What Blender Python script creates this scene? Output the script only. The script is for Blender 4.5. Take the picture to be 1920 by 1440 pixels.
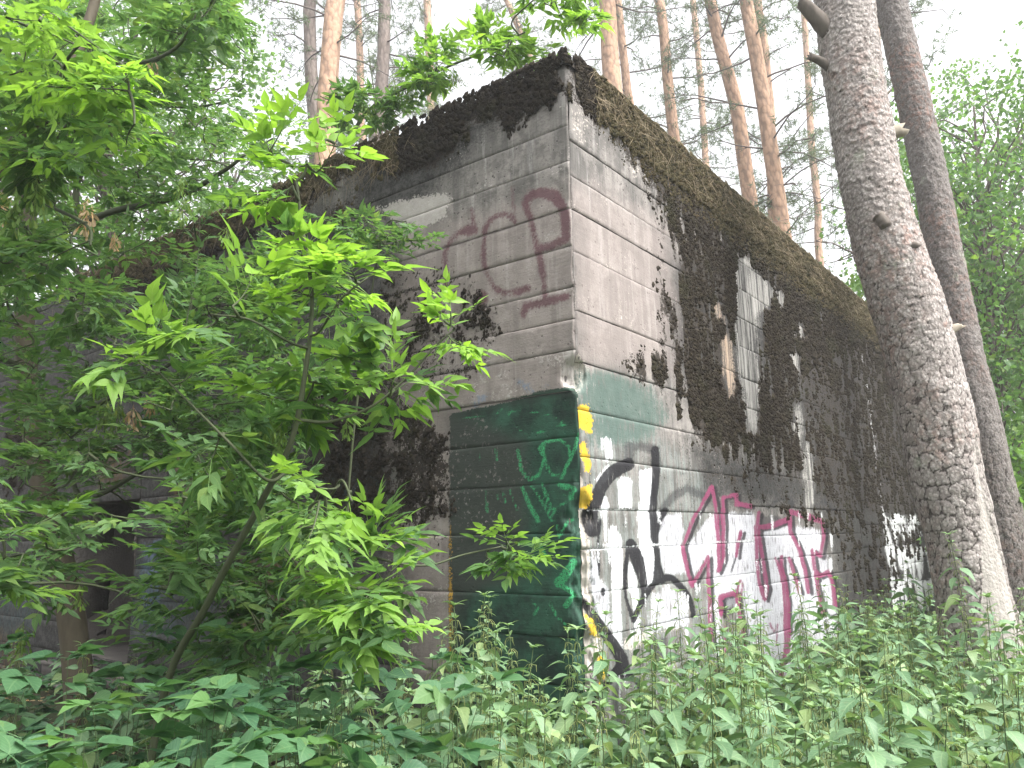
import bpy, math, random
import numpy as np
from mathutils import Matrix, Vector

for _o in list(bpy.data.objects):
    bpy.data.objects.remove(_o)
SC = bpy.context.scene
COL = SC.collection
rng = np.random.default_rng(11)
random.seed(11)

# ------------------------------------------------------------------ camera
F, PITCH, ROLL, YAW, CAMZ = 1458.0, math.radians(11.1), math.radians(-1.0), math.radians(37.6), 1.55
O = np.array([0, 0, CAMZ])
_u0 = np.array([0, -math.sin(PITCH), math.cos(PITCH)])
FW = np.array([0, math.cos(PITCH), math.sin(PITCH)])
RT = math.cos(ROLL) * np.array([1, 0, 0.]) + math.sin(ROLL) * _u0
UP = -math.sin(ROLL) * np.array([1, 0, 0.]) + math.cos(ROLL) * _u0
cam = bpy.data.cameras.new('camera')
cam.sensor_width = 36.0
cam.lens = 36.0 * F / 1920
cam.clip_start = 0.05
cam.clip_end = 2000
camo = bpy.data.objects.new('camera', cam)
COL.objects.link(camo)
camo.matrix_world = Matrix(((RT[0], UP[0], -FW[0], O[0]), (RT[1], UP[1], -FW[1], O[1]), (RT[2], UP[2], -FW[2], O[2]), (0, 0, 0, 1)))
SC.camera = camo

# ------------------------------------------------------------------ sky, sun, exposure
SUN_EL, SUN_AZ = math.radians(56), math.radians(128)      # azimuth clockwise from +Y: high, from the right and behind
world = bpy.data.worlds.new('World')
SC.world = world
world.use_nodes = True
wn = world.node_tree.nodes
wl = world.node_tree.links
sky = wn.new('ShaderNodeTexSky')
sky.sky_type = 'NISHITA'
sky.sun_disc = False
sky.sun_elevation = SUN_EL
sky.sun_rotation = SUN_AZ
sky.air_density = 1.0
sky.dust_density = 6.0
sky.ozone_density = 1.0
hs = wn.new('ShaderNodeHueSaturation')                    # a white, cloud covered sky
hs.inputs['Saturation'].default_value = 0.10
wl.new(sky.outputs[0], hs.inputs['Color'])
bg = wn['Background']
bg.inputs['Strength'].default_value = 0.15
wl.new(hs.outputs[0], bg.inputs['Color'])
sl = bpy.data.lights.new('sun', 'SUN')
sl.energy = 1.2
sl.angle = math.radians(22)
sl.color = (1.0, 0.96, 0.9)
so = bpy.data.objects.new('sun', sl)
COL.objects.link(so)
so.location = (6, -6, 14)
_sd = Vector((math.sin(SUN_AZ) * math.cos(SUN_EL), math.cos(SUN_AZ) * math.cos(SUN_EL), math.sin(SUN_EL)))
so.rotation_euler = _sd.to_track_quat('Z', 'Y').to_euler()
SC.view_settings.view_transform = 'Standard'
SC.view_settings.look = 'None'
SC.view_settings.gamma = 1.0
SC.view_settings.exposure = 1.85
SC.view_settings.use_curve_mapping = False
SC.cycles.use_denoising = True
SC.cycles.max_bounces = 7
SC.cycles.diffuse_bounces = 3
SC.cycles.glossy_bounces = 2
SC.cycles.transmission_bounces = 3
SC.cycles.transparent_max_bounces = 4
SC.cycles.caustics_reflective = False
SC.cycles.caustics_refractive = False

# ------------------------------------------------------------------ projection helpers (photo pixel -> point)
def ray(x, y):
    return (x - 960) / F * RT - (y - 720) / F * UP + FW
def at_y(x, y, Y):
    d = ray(x, y)
    return O + d * (Y / d[1])
def depth(p):
    return float((np.asarray(p) - O) @ FW)
def to_px(V):
    v = np.asarray(V) - O
    c = v @ FW
    return np.stack([960 + F * (v @ RT) / c, 720 - F * (v @ UP) / c], -1)
C = at_y(1079, 600, 5.0)
C[2] = 0
DR = np.array([math.sin(YAW), math.cos(YAW), 0]); NR = np.array([math.cos(YAW), -math.sin(YAW), 0])
DL = np.array([-math.cos(YAW), math.sin(YAW), 0]); NL = np.array([-math.sin(YAW), -math.cos(YAW), 0])
WALL_H = 4.9
def wall_sz(x, y, side):
    n, d = (NR, DR) if side == 'R' else (NL, DL)
    q = ray(x, y)
    p = O + q * (((C - O) @ n) / (q @ n))
    return float((p - C) @ d), float(p[2])

# ------------------------------------------------------------------ numeric noise
def _hash(i, j, k, seed):
    h = (i.astype(np.int64) * 374761393 + j.astype(np.int64) * 668265263 + k.astype(np.int64) * 2147483647 + seed * 974634777) & 0xffffffff
    h = ((h ^ (h >> 13)) * 1274126177) & 0xffffffff
    h = ((h ^ (h >> 16)) * 2246822519) & 0xffffffff
    return ((h ^ (h >> 15)) & 0xffffff) / float(0xffffff)
def vnoise(P, seed=0):
    P = np.asarray(P, float)
    if P.shape[-1] == 2:
        P = np.concatenate([P, np.zeros(P.shape[:-1] + (1,))], -1)
    f = np.floor(P); t = P - f; t = t * t * (3 - 2 * t); f = f.astype(np.int64)
    r = 0
    for a in (0, 1):
        for b in (0, 1):
            for c in (0, 1):
                w = (t[..., 0] if a else 1 - t[..., 0]) * (t[..., 1] if b else 1 - t[..., 1]) * (t[..., 2] if c else 1 - t[..., 2])
                r = r + w * _hash(f[..., 0] + a, f[..., 1] + b, f[..., 2] + c, seed)
    return r
def fbm(P, oct=3, seed=0):
    P = np.asarray(P, float); r = 0; a = 0.5; s = 0
    for o in range(oct):
        r = r + a * vnoise(P * 2 ** o, seed + o); s += a; a *= 0.5
    return r / s
def cells(U, V, per, seed=0):
    """F1, F2-F1, cell id and height within the cell of a 2-D cell pattern, periodic in U (per cells round)"""
    iu = np.floor(U).astype(np.int64); iv = np.floor(V).astype(np.int64)
    f1 = np.full(U.shape, 9.); f2 = np.full(U.shape, 9.); cid = np.zeros(U.shape); dv = np.zeros(U.shape)
    for a in (-1, 0, 1):
        for b in (-1, 0, 1):
            cu = iu + a; cv = iv + b
            cm = np.mod(cu, per)
            hx = _hash(cm, cv, cm * 0, seed); hy = _hash(cm, cv, cm * 0 + 1, seed)
            vy = V - (cv + .15 + .7 * hy)
            d = np.hypot(cu + .15 + .7 * hx - U, vy)
            h = _hash(cm, cv, cm * 0 + 2, seed)
            m = d < f1
            f2 = np.where(m, f1, np.minimum(f2, d)); cid = np.where(m, h, cid); dv = np.where(m, vy, dv); f1 = np.where(m, d, f1)
    return f1, f2 - f1, cid, dv

# ------------------------------------------------------------------ 2-D distance helpers (pixel space of the wall paint)
def d_poly(Pt, pts, closed=False):
    pts = np.asarray(pts, float)
    r = np.full(len(Pt), 1e9)
    n = len(pts)
    for i in range(n if closed else n - 1):
        a = pts[i]; b = pts[(i + 1) % n]; ab = b - a
        t = np.clip(((Pt - a) @ ab) / max(ab @ ab, 1e-9), 0, 1)
        r = np.minimum(r, np.hypot(*(Pt - a - t[:, None] * ab).T))
    return r
def inside(Pt, poly):
    poly = np.asarray(poly, float); n = len(poly); x, y = Pt[:, 0], Pt[:, 1]
    c = np.zeros(len(Pt), bool)
    for i in range(n):
        x1, y1 = poly[i]; x2, y2 = poly[i - 1]
        m = (y1 > y) != (y2 > y)
        with np.errstate(divide='ignore', invalid='ignore'):
            c ^= m & (x < (x2 - x1) * (y - y1) / (y2 - y1) + x1)
    return c
def s_area(Pt, poly):
    d = d_poly(Pt, poly, True)
    return np.where(inside(Pt, poly), d, -d)
def s_stroke(Pt, pts, w):
    """signed: positive inside a stroke; w = full width, one value or one per point"""
    pts = np.asarray(pts, float)
    w = np.broadcast_to(np.asarray(w, float), (len(pts),))
    r = np.full(len(Pt), -1e9)
    for i in range(len(pts) - 1):
        a = pts[i]; b = pts[i + 1]; ab = b - a
        t = np.clip(((Pt - a) @ ab) / max(ab @ ab, 1e-9), 0, 1)
        d = np.hypot(*(Pt - a - t[:, None] * ab).T)
        r = np.maximum(r, (w[i] * (1 - t) + w[i + 1] * t) / 2 - d)
    return r
def smooth_path(pts, n=6):
    pts = [np.asarray(p, float) for p in pts]
    P = [2 * pts[0] - pts[1]] + pts + [2 * pts[-1] - pts[-2]]
    out = []
    for i in range(1, len(P) - 2):
        for k in range(n):
            t = k / n
            out.append(.5 * (2 * P[i] + (P[i + 1] - P[i - 1]) * t + (2 * P[i - 1] - 5 * P[i] + 4 * P[i + 1] - P[i + 2]) * t * t + (3 * P[i] - P[i - 1] - 3 * P[i + 1] + P[i + 2]) * t ** 3))
    out.append(P[-2])
    return np.array(out)

# ------------------------------------------------------------------ mesh helpers
def mk_mesh(name, V, Q=None, T=None, mat=None, uv=None, attrs=None, smooth=True):
    me = bpy.data.meshes.new(name)
    V = np.asarray(V, np.float32).reshape(-1, 3)
    Q = np.zeros((0, 4), np.int32) if Q is None else np.asarray(Q, np.int32).reshape(-1, 4)
    T = np.zeros((0, 3), np.int32) if T is None else np.asarray(T, np.int32).reshape(-1, 3)
    loops = np.concatenate([Q.ravel(), T.ravel()]).astype(np.int32)
    starts = np.concatenate([np.arange(len(Q)) * 4, len(Q) * 4 + np.arange(len(T)) * 3]).astype(np.int32)
    me.vertices.add(len(V)); me.vertices.foreach_set('co', V.ravel())
    me.loops.add(len(loops)); me.loops.foreach_set('vertex_index', loops)
    me.polygons.add(len(starts)); me.polygons.foreach_set('loop_start', starts)
    if smooth:
        me.polygons.foreach_set('use_smooth', np.ones(len(starts), bool))
    me.update(calc_edges=True)
    if uv is not None:
        ul = me.uv_layers.new(name='UVMap')
        ul.data.foreach_set('uv', np.asarray(uv, np.float32)[loops].ravel())
    for k, a in (attrs or {}).items():
        a = np.asarray(a, np.float32)
        if a.ndim == 2:
            at = me.attributes.new(k, 'FLOAT_VECTOR', 'POINT'); at.data.foreach_set('vector', a.ravel())
        else:
            at = me.attributes.new(k, 'FLOAT', 'POINT'); at.data.foreach_set('value', a)
    if mat is not None:
        me.materials.append(mat)
    return me
def obj(name, me, parent=None, M=None, kind=None):
    o = bpy.data.objects.new(name, me)
    COL.objects.link(o)
    if parent is not None:
        o.parent = parent
    if M is not None:
        o.matrix_basis = Matrix(M.tolist() if isinstance(M, np.ndarray) else M)
    if kind:
        o['kind'] = kind
    return o
def thing(name, label, cat, loc=(0, 0, 0), group=None):
    o = obj(name, None)
    o.empty_display_size = 0.2
    o.location = [float(v) for v in loc]
    o['label'] = label; o['category'] = cat
    if group:
        o['group'] = group
    return o
def tag(o, label, cat, group=None):
    o['label'] = label; o['category'] = cat
    if group:
        o['group'] = group
    return o
class MB:
    """collects vertices, quads, triangles, uv and a tint value"""
    def __init__(s):
        s.v = []; s.q = []; s.t = []; s.uv = []; s.a = []; s.y = []; s.n = 0
    def add(s, V, Q=None, T=None, uv=None, a=0.5, y=0.0):
        V = np.asarray(V, float).reshape(-1, 3)
        s.v.append(V)
        if Q is not None and len(Q): s.q.append(np.asarray(Q).reshape(-1, 4) + s.n)
        if T is not None and len(T): s.t.append(np.asarray(T).reshape(-1, 3) + s.n)
        s.uv.append(np.zeros((len(V), 2)) if uv is None else np.asarray(uv, float))
        s.a.append(np.broadcast_to(np.asarray(a, float), (len(V),)))
        s.y.append(np.broadcast_to(np.asarray(y, float), (len(V),)))
        s.n += len(V)
    def arrays(s):
        V = np.concatenate(s.v) if s.v else np.zeros((0, 3))
        Q = np.concatenate(s.q) if s.q else np.zeros((0, 4), int)
        T = np.concatenate(s.t) if s.t else np.zeros((0, 3), int)
        return V, Q, T, (np.concatenate(s.uv) if s.uv else np.zeros((0, 2))), (np.concatenate(s.a) if s.a else np.zeros(0)), (np.concatenate(s.y) if s.y else np.zeros(0))
    def mesh(s, name, mat, smooth=True, M=None):
        V, Q, T, uv, a, y = s.arrays()
        if M is not None:
            V = V - np.asarray(M)
        return mk_mesh(name, V, Q, T, mat, uv, {'tint': a, 'young': y}, smooth)
def tube(pts, rad, seg=6, cap=True, twist=None):
    pts = np.asarray(pts, float); n = len(pts)
    rad = np.broadcast_to(np.asarray(rad, float), (n,))
    tg = np.gradient(pts, axis=0); tg /= np.linalg.norm(tg, axis=1)[:, None] + 1e-12
    a = np.array([1., 0, 0]) if abs(tg[0][0]) < .8 else np.array([0, 1., 0])
    V = []; uv = []
    ang = np.arange(seg) * 2 * math.pi / seg
    L = 0
    for i in range(n):
        a = a - tg[i] * (a @ tg[i]); a /= np.linalg.norm(a)
        b = np.cross(tg[i], a)
        V.append(pts[i] + rad[i] * (np.cos(ang)[:, None] * a + np.sin(ang)[:, None] * b))
        if i: L += np.linalg.norm(pts[i] - pts[i - 1])
        uv.append(np.stack([ang / (2 * math.pi), np.full(seg, L)], 1))
    V = np.concatenate(V); uv = np.concatenate(uv)
    i = np.arange(n - 1)[:, None] * seg; j = np.arange(seg)[None, :]; j2 = (j + 1) % seg
    Q = np.stack([i + j, i + j2, i + seg + j2, i + seg + j], -1).reshape(-1, 4)
    T = []
    if cap:
        V = np.concatenate([V, pts[:1], pts[-1:]]); uv = np.concatenate([uv, [[0, 0], [0, L]]])
        k0 = n * seg; e = (n - 1) * seg
        for q in range(seg):
            T.append((k0, (q + 1) % seg, q)); T.append((k0 + 1, e + q, e + (q + 1) % seg))
    return V, Q, np.array(T).reshape(-1, 3), uv
def bezier(a, b, bend, n=6):
    t = np.linspace(0, 1, n)[:, None]
    return a * (1 - t) + b * t + bend * (4 * t * (1 - t))
def frame(d, up, p, s=1.0):
    d = np.asarray(d, float); d = d / np.linalg.norm(d)
    y = np.cross(up, d); l = np.linalg.norm(y)
    if l < 1e-4:
        y = np.cross([1, 0, 0], d); l = np.linalg.norm(y)
    y /= l
    z = np.cross(d, y)
    M = np.eye(4)
    M[:3, 0] = d * s; M[:3, 1] = y * s; M[:3, 2] = z * s; M[:3, 3] = p
    return M

# ------------------------------------------------------------------ shader helpers
class NT:
    def __init__(s, name):
        s.m = bpy.data.materials.new(name); s.m.use_nodes = True
        s.t = s.m.node_tree; s.n = s.t.nodes; s.l = s.t.links
        s.b = s.n['Principled BSDF']; s.out = s.n['Material Output']
    def set(s, sock, v):
        if hasattr(v, 'is_linked') or isinstance(v, bpy.types.NodeSocket): s.l.new(v, sock)
        else:
            if isinstance(v, (tuple, list)) and len(v) == 3 and sock.type == 'RGBA': v = (*v, 1)
            sock.default_value = v
    def math(s, op, a, b=0.0, clamp=False):
        x = s.n.new('ShaderNodeMath'); x.operation = op; x.use_clamp = clamp
        s.set(x.inputs[0], a); s.set(x.inputs[1], b); return x.outputs[0]
    def mul(s, a, b): return s.math('MULTIPLY', a, b)
    def add(s, a, b): return s.math('ADD', a, b)
    def mix(s, f, a, b, mode='MIX'):
        x = s.n.new('ShaderNodeMix'); x.data_type = 'RGBA'; x.blend_type = mode
        s.set(x.inputs[0], f); s.set(x.inputs[6], a); s.set(x.inputs[7], b); return x.outputs[2]
    def attr(s, name, out='Fac'):
        x = s.n.new('ShaderNodeAttribute'); x.attribute_name = name; return x.outputs[out]
    def pos(s):
        return s.n.new('ShaderNodeNewGeometry').outputs['Position']
    def coord(s, k='Object'):
        return s.n.new('ShaderNodeTexCoord').outputs[k]
    def scale(s, v, sc):
        x = s.n.new('ShaderNodeMapping'); s.set(x.inputs['Vector'], v); x.inputs['Scale'].default_value = sc; return x.outputs[0]
    def noise(s, v, sc=5., det=4., rough=.55, dist=0., out=0):
        x = s.n.new('ShaderNodeTexNoise'); s.set(x.inputs['Vector'], v)
        x.inputs['Scale'].default_value = sc; x.inputs['Detail'].default_value = det; x.inputs['Roughness'].default_value = rough; x.inputs['Distortion'].default_value = dist
        return x.outputs[out]
    def voro(s, v, sc=5., feat='F1', out=0, rnd=1.0):
        x = s.n.new('ShaderNodeTexVoronoi'); x.feature = feat; s.set(x.inputs['Vector'], v); x.inputs['Scale'].default_value = sc
        x.inputs['Randomness'].default_value = rnd
        return x.outputs[out]
    def ramp(s, f, stops, interp='LINEAR'):
        x = s.n.new('ShaderNodeValToRGB'); x.color_ramp.interpolation = interp
        e = x.color_ramp.elements
        while len(e) < len(stops): e.new(.5)
        for q, (p, c) in zip(e, stops):
            q.position = p; q.color = (c, c, c, 1) if isinstance(c, (int, float)) else (*c, 1)
        s.set(x.inputs[0], f); return x.outputs[0]
    def smooth(s, v, lo, hi):
        x = s.n.new('ShaderNodeMapRange'); x.interpolation_type = 'SMOOTHSTEP'
        s.set(x.inputs[0], v); s.set(x.inputs[1], lo); s.set(x.inputs[2], hi); return x.outputs[0]
    def bump(s, h, strength=.5, dist=.01, n=None):
        x = s.n.new('ShaderNodeBump'); s.set(x.inputs['Height'], h); x.inputs['Strength'].default_value = strength; x.inputs['Distance'].default_value = dist
        if n is not None: s.set(x.inputs['Normal'], n)
        return x.outputs[0]
    def fin(s, col, rough=.8, bump=None, spec=.3):
        s.set(s.b.inputs['Base Color'], col); s.set(s.b.inputs['Roughness'], rough)
        s.b.inputs['Specular IOR Level'].default_value = spec
        if bump is not None: s.set(s.b.inputs['Normal'], bump)
        return s.m

# ------------------------------------------------------------------ materials
def leaf_mat(name, c0, c1, young, tr=.38, rough=.5, spec=.35, gain=1.6):
    m = NT(name)
    oi = m.n.new('ShaderNodeObjectInfo').outputs['Random']
    t = m.math('FRACT', m.add(m.attr('tint'), oi))
    col = m.mix(t, c0, c1)
    t2 = m.math('FRACT', m.mul(t, 7.31))
    col = m.mix(m.mul(m.smooth(t2, .80, 1.0), .5), col, (c1[0] * 1.9, c1[1] * 1.35, c1[2] * .9))
    col = m.mix(m.attr('young'), col, m.mix(t2, young, (young[0] * .75, young[1] * .82, young[2])))  # new-leaf colour, on bright saplings also sunlit brightness put into the colour
    uvn = m.n.new('ShaderNodeUVMap').outputs[0]
    sx = m.n.new('ShaderNodeSeparateXYZ'); m.set(sx.inputs[0], uvn)
    av = m.math('ABSOLUTE', sx.outputs[1])
    mid = m.math('SUBTRACT', 1.0, m.smooth(av, .03, .12))
    ph = m.math('FRACT', m.math('SUBTRACT', m.mul(sx.outputs[0], 6.5), m.mul(av, 1.6)))
    side = m.math('SUBTRACT', 1.0, m.smooth(m.math('ABSOLUTE', m.math('SUBTRACT', ph, .5)), .02, .16))
    vein = m.math('MAXIMUM', mid, m.mul(side, .55))
    col = m.mix(m.mul(vein, .28), col, (c1[0] * 2.4 + .02, c1[1] * 1.8 + .02, c1[2] * 2 + .01))
    nz = m.noise(m.pos(), 38, 3)
    col = m.mix(m.mul(m.smooth(nz, .62, .74), .22), col, (.10, .085, .03))
    hgt = m.math('SUBTRACT', m.mul(m.noise(m.pos(), 90, 2), .4), m.mul(vein, .8))
    m.fin(col, rough, m.bump(hgt, .35, .0015), spec)
    tl = m.n.new('ShaderNodeBsdfTranslucent')
    g = m.mix(1.0, col, (gain, gain * 1.02, gain * .6), 'MULTIPLY')
    m.set(tl.inputs[0], g)
    mx = m.n.new('ShaderNodeMixShader'); mx.inputs[0].default_value = tr
    m.l.new(m.b.outputs[0], mx.inputs[1]); m.l.new(tl.outputs[0], mx.inputs[2]); m.l.new(mx.outputs[0], m.out.inputs[0])
    return m.m
M_ELDER = leaf_mat('box_elder_leaf', (.054, .122, .046), (.098, .190, .060), (.25, .42, .055), .42)
M_NETTLE = leaf_mat('nettle_leaf', (.095, .185, .095), (.165, .275, .14), (.24, .36, .13), .32, .5, .45, 1.2)
M_BROAD = leaf_mat('understorey_leaf', (.036, .098, .048), (.070, .16, .066), (.13, .25, .05), .32, .5, .45)
M_FAR = leaf_mat('woodland_leaf', (.055, .130, .040), (.11, .22, .055), (.20, .34, .06), .45)
M_NEEDLE = leaf_mat('pine_needles', (.045, .085, .050), (.075, .12, .065), (.10, .16, .06), .30, .55, .25)
M_SEED = leaf_mat('green_seed_wings', (.08, .16, .03), (.14, .23, .05), (.25, .35, .06), .4)
M_DRYSEED = leaf_mat('dry_seed_wings', (.26, .19, .11), (.36, .28, .17), (.4, .3, .2), .35)
M_CATKIN = leaf_mat('nettle_seed_strings', (.10, .15, .045), (.15, .20, .07), (.25, .3, .1), .25)

def stem_mat(name, a, b, sc=30, rough=.7):
    m = NT(name); n = m.noise(m.scale(m.coord('Object'), (1, 1, .3)), sc, 4)
    return m.fin(m.mix(n, a, b), rough, m.bump(n, .4, .004))
M_STEM = stem_mat('green_stem', (.04, .075, .028), (.08, .115, .045))
M_TWIG = stem_mat('elder_twig', (.035, .05, .022), (.075, .085, .045))
M_ETRUNK = stem_mat('elder_bark', (.045, .037, .024), (.12, .10, .066), 26)
M_DEAD = stem_mat('dead_twig', (.07, .05, .04), (.13, .10, .085))
M_STRAW = stem_mat('dry_straw', (.10, .075, .045), (.24, .185, .11))
M_KNOT = stem_mat('knot_wood', (.06, .048, .04), (.19, .165, .14), 18, .85)

def far_bark(name):
    m = NT(name); uv = m.coord('UV'); p = m.coord('Object')
    h = m.attr('orange')
    v = m.voro(m.scale(uv, (14, 9, 1)), 1.0, 'F1'); n = m.noise(p, 5, 5)
    gry = m.mix(n, (.13, .105, .09), (.25, .20, .175)); org = m.mix(n, (.34, .20, .13), (.50, .33, .225))
    f = m.smooth(m.add(h, m.mul(m.math('SUBTRACT', n, .5), .5)), .35, .65)
    col = m.mix(f, gry, org)
    col = m.mix(m.mul(m.smooth(v, .45, .75), .45), col, (.07, .05, .04))
    return m.fin(col, .85, m.bump(m.math('SUBTRACT', n, v), .8, .03))
M_FBARK = far_bark('pine_upper_bark')
def near_bark(name, dk):
    m = NT(name); p = m.coord('Object')
    cr = m.add(m.attr('crack'), m.mul(m.attr('flaky'), .015)); cid = m.attr('cell'); bare = m.attr('bare'); red = m.attr('red')
    n = m.noise(p, 14, 6, .65); n2 = m.noise(p, 60, 4)
    pl = m.mix(m.add(m.mul(cid, .5), m.mul(n, .5)), (.20 * dk, .178 * dk, .165 * dk), (.42 * dk, .388 * dk, .365 * dk))
    pl = m.mix(m.mul(red, m.smooth(n, .45, .62)), pl, (.25, .135, .10))
    fl = m.voro(m.scale(p, (1, 1, .7)), 42, 'F1', 0)
    pl = m.mix(m.mul(m.smooth(fl, .32, .58), .45), pl, (.085, .066, .056))
    col = m.mix(m.smooth(m.add(cr, m.mul(m.math('SUBTRACT', n2, .5), .25)), .01, .17), (.036, .028, .024), pl)
    lich = m.smooth(m.noise(p, 3.2, 5, .7), .60, .72)
    col = m.mix(m.mul(lich, .45), col, (.30, .33, .25))
    wood = m.mix(m.noise(m.scale(p, (30, 30, 1.5)), 1, 4), (.22, .20, .18), (.45, .42, .385))
    col = m.mix(m.smooth(m.add(bare, m.mul(m.math('SUBTRACT', n, .5), 24.)), -2., 2.), col, wood)
    h = m.add(m.mul(n2, .5), m.add(n, m.mul(fl, -.5)))
    return m.fin(col, .85, m.bump(h, .9, .012))
M_NBARK = near_bark('pine_plate_bark', 1.12); M_NBARK2 = near_bark('dark_pine_bark', .58)
def cut_wood():
    m = NT('weathered_cut_wood'); p = m.coord('Object'); n = m.noise(m.scale(p, (20, 20, 4)), 1, 5)
    return m.fin(m.mix(n, (.14, .12, .09), (.36, .32, .25)), .8, m.bump(n, .6, .01))
M_WOOD = cut_wood()

def moss_mat():
    m = NT('wall_moss'); t = m.attr('tint'); p = m.pos(); n = m.noise(p, 70, 4); n3 = m.noise(p, 3, 3)
    col = m.ramp(t, [(0, (.015, .012, .0095)), (.3, (.029, .0225, .016)), (.62, (.050, .041, .023)), (.85, (.080, .068, .032)), (1, (.105, .080, .046))])
    col = m.mix(m.smooth(n, .35, .75), col, m.mix(.35, col, (.06, .05, .035)))
    col = m.mix(m.mul(m.smooth(n3, .5, .7), .25), col, (.045, .05, .02))
    return m.fin(col, .95, m.bump(n, 1.0, .012), .15)
M_MOSS = moss_mat()
def metal_mat():
    m = NT('rusty_steel'); n = m.noise(m.pos(), 12, 5)
    return m.fin(m.mix(n, (.10, .085, .08), (.24, .21, .20)), .6, m.bump(n, .4, .006))
M_STEEL = metal_mat()

def concrete_nodes(m):
    """bare board-marked concrete: returns colour, height"""
    wc = m.attr('wc', 'Vector')
    big = m.smooth(m.noise(wc, .9, 5, .62), .32, .68); mid = m.noise(wc, 3.1, 5, .6); fine = m.noise(wc, 55, 4, .65)
    col = m.mix(big, (.105, .099, .091), (.235, .216, .20))
    col = m.mix(m.mul(m.smooth(mid, .42, .62), .55), col, (.305, .280, .26))
    blot = m.noise(wc, 8.5, 6, .72)
    col = m.mix(m.mul(m.smooth(blot, .47, .60), .62), col, (.075, .070, .064))
    st = m.noise(m.scale(wc, (7, .45, 1)), 1, 5, .6)
    col = m.mix(m.mul(m.smooth(st, .45, .62), .70), col, (.070, .067, .062))
    st2 = m.noise(m.scale(wc, (15, .8, 1)), 1.3, 4, .6)
    col = m.mix(m.mul(m.smooth(st2, .55, .70), .45), col, (.40, .385, .37))
    grain = m.noise(m.scale(wc, (2.2, 70, 1)), 1.0, 3)
    col = m.mix(m.mul(grain, .25), col, (.12, .113, .108))
    col = m.mix(m.mul(m.smooth(fine, .48, .66), .5), col, (.09, .082, .078))
    pore = m.voro(wc, 21, 'F1'); psz = m.smooth(m.noise(wc, 5, 2), .35, .75)
    pf = m.math('SUBTRACT', 1.0, m.smooth(pore, m.mul(psz, .20), m.add(m.mul(psz, .20), .06)))
    col = m.mix(m.mul(pf, .8), col, (.035, .03, .028))
    h = m.add(m.add(m.mul(fine, .55), m.mul(grain, .30)), m.mul(pf, -.7))
    return wc, col, h, mid, fine, st
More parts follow.
